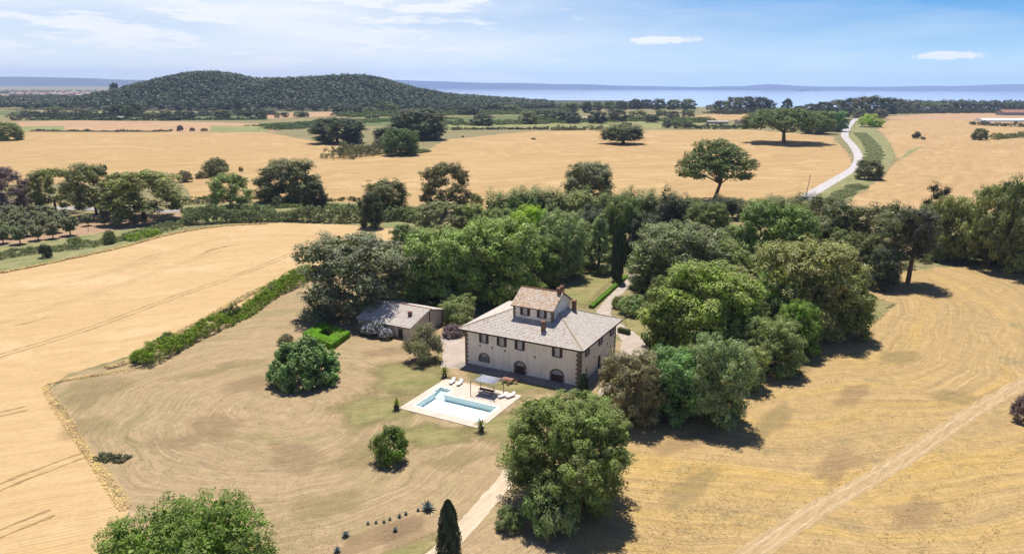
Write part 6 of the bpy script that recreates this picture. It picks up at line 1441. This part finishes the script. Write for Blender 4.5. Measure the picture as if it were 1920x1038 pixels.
ROOFR = plain('red_roof', (.42, .22, .15), .9, .2, .4, .1, .1); ROOFP = plain('pale_roof', (.55, .47, .40), .9, .15, .4, .1, .1); WALLP = plain('pale_wall', (.62, .53, .45), .9, .12, .3, .1, .1); GREYW = plain('grey_wall', (.36, .33, .33), .9, .15, .3, .1, .1); WHITEP = plain('greenhouse_film', (.80, .80, .80), .6, .05, .2, .05, .3)
def farm(px, py, L, D, h, rh, wall, roof, rz, label, name='farmhouse', nwin=4, cat='house'):
    r = empty(name, G(px, py), rz)
    mb = MB(); mb.add([(-L/2, -D/2, 0), (L/2, -D/2, 0), (L/2, D/2, 0), (-L/2, D/2, 0), (-L/2, -D/2, h), (L/2, -D/2, h), (L/2, D/2, h), (-L/2, D/2, h), (-L/2, 0, h + rh), (L/2, 0, h + rh)], [(0, 1, 5, 4), (2, 3, 7, 6), (1, 2, 6, 9, 5), (3, 0, 4, 8, 7)]); mb.build('wall', wall, r)
    o = .5; t = .25; s = rh / (D / 2)
    V = [(-L/2 - o, -D/2 - o, h - o * s), (L/2 + o, -D/2 - o, h - o * s), (L/2 + o, 0, h + rh), (-L/2 - o, 0, h + rh), (L/2 + o, D/2 + o, h - o * s), (-L/2 - o, D/2 + o, h - o * s)]
    V = [(a, b, c + t) for a, b, c in V] + [(a, b, c + .02) for a, b, c in V]
    mesh_obj('roof', V, [(0, 1, 2, 3), (3, 2, 4, 5), (6, 9, 8, 7), (9, 11, 10, 8), (0, 6, 7, 1), (1, 7, 8, 2), (2, 8, 10, 4), (4, 10, 11, 5), (5, 11, 9, 3), (3, 9, 6, 0)], roof, r)
    for k in range(nwin):
        x = -L/2 + (k + .5) * L / nwin; MB().box(x - .6, x + .6, -D/2 - .06, -D/2 + .02, h * .35, h * .35 + 1.4).build('window', GLASS, r)
    tag(r, label, cat); return r
farm(762, 206, 40, 14, 4.5, 3.0, WALLP, ROOFR, 0.05, 'long pinkish farmhouse below the right end of the wooded hill')
farm(1085, 225, 38, 9, 3.2, 1.4, GREYW, ROOFP, 0.02, 'long low shed with pale roof in the centre belt', 'barn', 6, 'barn')
farm(1390, 232, 17, 10, 4.2, 2.0, WALLP, ROOFR, 0.25, 'small pinkish farmhouse just left of the flat umbrella pine')
farm(1345, 232, 30, 9, 3.0, 1.2, GREYW, ROOFP, 0.0, 'low grey shed above the straight dark hedge', 'barn', 5, 'barn')
farm(965, 206, 14, 9, 4.0, 2.0, GREYW, ROOFR, 0.1, 'tiny farmhouse at the edge of the straw strip under the hill')
farm(1112, 206, 14, 9, 3.5, 1.6, WALLP, ROOFP, 0.1, 'tiny pale house among the centre belt trees')
farm(1612, 213, 22, 10, 6.5, 2.5, plain('ochre_wall', (.55, .45, .25), .9, .1, .3, .1, .1), ROOFP, 0.1, 'ochre house half hidden in the lakeside trees')
farm(228, 224, 10, 7, 3.0, 1.5, WALLP, ROOFP, 0.1, 'tiny white farm building in the green belt at left')
farm(158, 212, 14, 9, 4.0, 2.0, WALLP, ROOFR, 0.1, 'small pale farmhouse between trees at left under the hill')
farm(1905, 216, 70, 22, 5.5, 5.0, GREYW, ROOFR, 0.08, 'large red-roofed barn at the right edge before the lake', 'barn', 8, 'barn')
def greenhouse():
    r = empty('greenhouse', G(1900, 228), 0.06); L, D, h, n = 118, 20, 5.0, 10; V = []; F = []
    for i in range(2):
        for k in range(n + 1): t = math.pi * k / n; V.append(((-L/2, L/2)[i], -D/2 * math.cos(t), 1.6 + (h - 1.6) * math.sin(t)))
    for k in range(n): F.append((k, k + 1, n + 2 + k, n + 1 + k))
    mesh_obj('cover', V, F, WHITEP, r, smooth=True)
    for s in (-1, 1): MB().box(-L/2, L/2, s * D/2 - .05, s * D/2 + .05, 0, 1.6).build('side_wall', WHITEP, r)
    for i in (0, 1): mesh_obj('gable', [((-L/2, L/2)[i], -D/2, 0), ((-L/2, L/2)[i], D/2, 0)] + [((-L/2, L/2)[i], D/2 * math.cos(t), 1.6 + (h - 1.6) * math.sin(t)) for t in np.linspace(0, math.pi, 11)], [tuple(range(13))], WHITEP, r)
    tag(r, 'long white greenhouse at the right edge before the lake', 'greenhouse')
greenhouse()

# far town on the left plain
def town():
    rng = np.random.default_rng(77); hb = []
    for c in range(4):
        m = MB(); m.add([(-.5, -.5, 0), (.5, -.5, 0), (.5, .5, 0), (-.5, .5, 0), (-.5, -.5, .65), (.5, -.5, .65), (.5, .5, .65), (-.5, .5, .65), (-.5, 0, 1), (.5, 0, 1)], [(0, 1, 5, 4), (2, 3, 7, 6), (1, 2, 6, 9, 5), (3, 0, 4, 8, 7), (4, 5, 9, 8), (6, 7, 8, 9)])
        me = make_mesh('town_house', m.v, m.f, None, mats=[WALLP, ROOFR if c % 2 else ROOFP]); me.polygons.foreach_set('material_index', [0, 0, 0, 0, 1, 1]); hb.append(me)
    k = 0; pts = sorted([(rng.uniform(20, 168), rng.uniform(169, 181)) for _ in range(110)] + [(rng.uniform(190, 285), rng.uniform(166, 169)) for _ in range(22)])
    for x, y in pts:
        g = G(x, y); o = link(bpy.data.objects.new('town_house', hb[k % 4])); g[2] = float(ground_z(g[0], g[1])); o.location = g
        o.scale = (rng.uniform(14, 32), rng.uniform(10, 16), rng.uniform(9, 16)); o.rotation_euler = (0, 0, rng.uniform(-.5, .5)); tag(o, 'pale house in the dense far town left of the wooded hill', 'house', 'pale houses of the far town'); k += 1
town()

# ------------------------------------------------------------------ woods on the hill: one mass of small crowns
def forest(name, pts, zs, label, seed, smin=8, smax=13, col='far', ztop=1.15):
    rng = np.random.default_rng(seed); n = len(pts); m = 34
    u = unit(m, rng); u[:, 2] = np.abs(u[:, 2]); V = []; T = []
    R = rng.uniform(smin, smax, n) / 2; ct = rng.uniform(.85, 1.17, n); hz = rng.uniform(.8, 1.35, n) * ztop
    idx = np.repeat(np.arange(n), m); d = unit(n * m, rng); d[:, 2] = np.abs(d[:, 2])
    P = np.column_stack([pts[:, 0], pts[:, 1], zs + R * .7])[idx] + d * R[idx][:, None] * np.column_stack([np.ones(n*m), np.ones(n*m), hz[idx]]) * rng.uniform(.75, 1.05, (n * m, 1))
    N = d + unit(n * m, rng) * .45; N /= np.linalg.norm(N, axis=1)[:, None]
    V, F, T = leaf_quads(P, N, smax * .27, rng, .9, ct[idx])
    o = mesh_obj(name, V, F, LEAF, attr=T); o.color = (*(COLR[col] if isinstance(col, str) else col), 1); return tag(o, label, kind='stuff')
rng = np.random.default_rng(61)
X = rng.uniform(-1650, 330, 30000); Y = rng.uniform(1360, 2120, 30000); Z = hill_z(X, Y)
gap = 0.5 + 0.5 * np.sin(X / 53 + 2 * np.sin(Y / 71)) * np.sin(Y / 47 + X / 90)
ok = (Z > 1.5) & (rng.random(30000) < np.where(Z > 6, .72, .45)) & (gap > .04)
forest('hill_woods', np.column_stack([X, Y])[ok], Z[ok], 'dense dark woods covering the far hill', 62, 8, 14, (.076, .098, .058))
pts = np.array([G(rng.uniform(-200, 230), rng.uniform(183, 205))[:2] for _ in range(1500)]); forest('plain_woods', pts, np.zeros(len(pts)), 'dark woods on the plain left of the hill', 63, 9, 15, 'far')
pts = np.array([G(rng.uniform(1700, 2100), rng.uniform(197, 206))[:2] for _ in range(350)]); forest('lakeside_woods', pts, np.zeros(len(pts)), 'dark woods at the lakeside on the right', 64, 11, 18, 'far', 1.3)
pts = np.array([G(rng.uniform(0, 300), rng.uniform(166, 172))[:2] for _ in range(500)]); forest('town_trees', pts, ground_z(pts[:, 0], pts[:, 1]), 'dark trees behind the far town', 65, 10, 16, 'far')
plant('far', 217, 196, 154, 17, 'far', 'tall pointed trees on the spur left of the wooded hill'); plant('far', 232, 198, 163, 14, 'far', 'smaller tree right beside the tall pointed trees on the spur')

# ------------------------------------------------------------------ mown grass litter: tufts on the near ground
def tufts(name, region, n, col, label, seed, h=(.08, .22), ang=0.7, size=.22):
    rng = np.random.default_rng(seed); P = []
    from_px = np.array([(rng.uniform(*region[0]), rng.uniform(*region[1])) for _ in range(n)])
    g = np.array([G(a, b) for a, b in from_px]); ca, sa = math.cos(ang), math.sin(ang)
    u = g[:, 0] * ca + g[:, 1] * sa; v = -g[:, 0] * sa + g[:, 1] * ca
    band = np.zeros(n)
    for _ in range(14): band += np.sin(u * rng.normal(0, .14) + v * rng.normal(0, .75) + rng.uniform(0, 6.28)) * .45
    keep = (band > rng.uniform(-.3, 2.2, n)) & region[2](from_px[:, 0], from_px[:, 1]); g = g[keep]; m = len(g); k = 3
    idx = np.repeat(np.arange(m), k); q = g[idx] + np.column_stack([rng.normal(0, .18, m*k), rng.normal(0, .18, m*k), rng.uniform(h[0], h[1], m*k) * .5])
    N = unit(m * k, rng) * .5 + [0, 0, 1.0]; N /= np.linalg.norm(N, axis=1)[:, None]
    V, F, T = leaf_quads(q, N, size, rng, .45, rng.uniform(.6, 1.3, m)[idx]); V[:, 2] = np.maximum(V[:, 2], .03)
    o = mesh_obj(name, V, F, LEAF, attr=T); o.color = (*col, 1); return tag(o, label, kind='stuff')
inR = lambda x, y: (x > 1180 + (1038 - y) * .25) & (y > 1240 - x * .42) & (np.abs((y - 718) - (1920 - x) * .61) > 16)
tufts('hay_tufts', ((1180, 1960), (520, 1080), inR), 20000, (0.46, 0.34, 0.16), 'mown dry hay lying in swaths on the right field', 71, ang=math.radians(42))
inL = lambda x, y: (y > 690) & (x > 130 + (y - 700) * .36) & (x < 900 - (y - 720) * .1) & ~((x > 740) & (y < 830)) & ~((x > 690) & (y < 800))
tufts('lawn_tufts', ((130, 930), (690, 1080), inL), 16000, (0.4, 0.3, 0.18), 'mown dry grass litter on the lawn', 72, ang=math.radians(-50), h=(.05, .14), size=.18)

# ------------------------------------------------------------------ haze: the air between here and the far shore
hm = bpy.data.materials.new('haze_air'); hm.use_nodes = True; ht = hm.node_tree; ht.nodes.clear()
pv = nd(ht, 'ShaderNodeVolumePrincipled', {'Color': (.46, .62, 1.0, 1), 'Density': 5.4e-5, 'Anisotropy': 0.0})
ho = nd(ht, 'ShaderNodeOutputMaterial'); ht.links.new(pv.outputs[0], ho.inputs['Volume'])
MB().box(-19500, 19500, -19500, 19500, -54, 330).build('haze', hm)['kind'] = 'stuff'
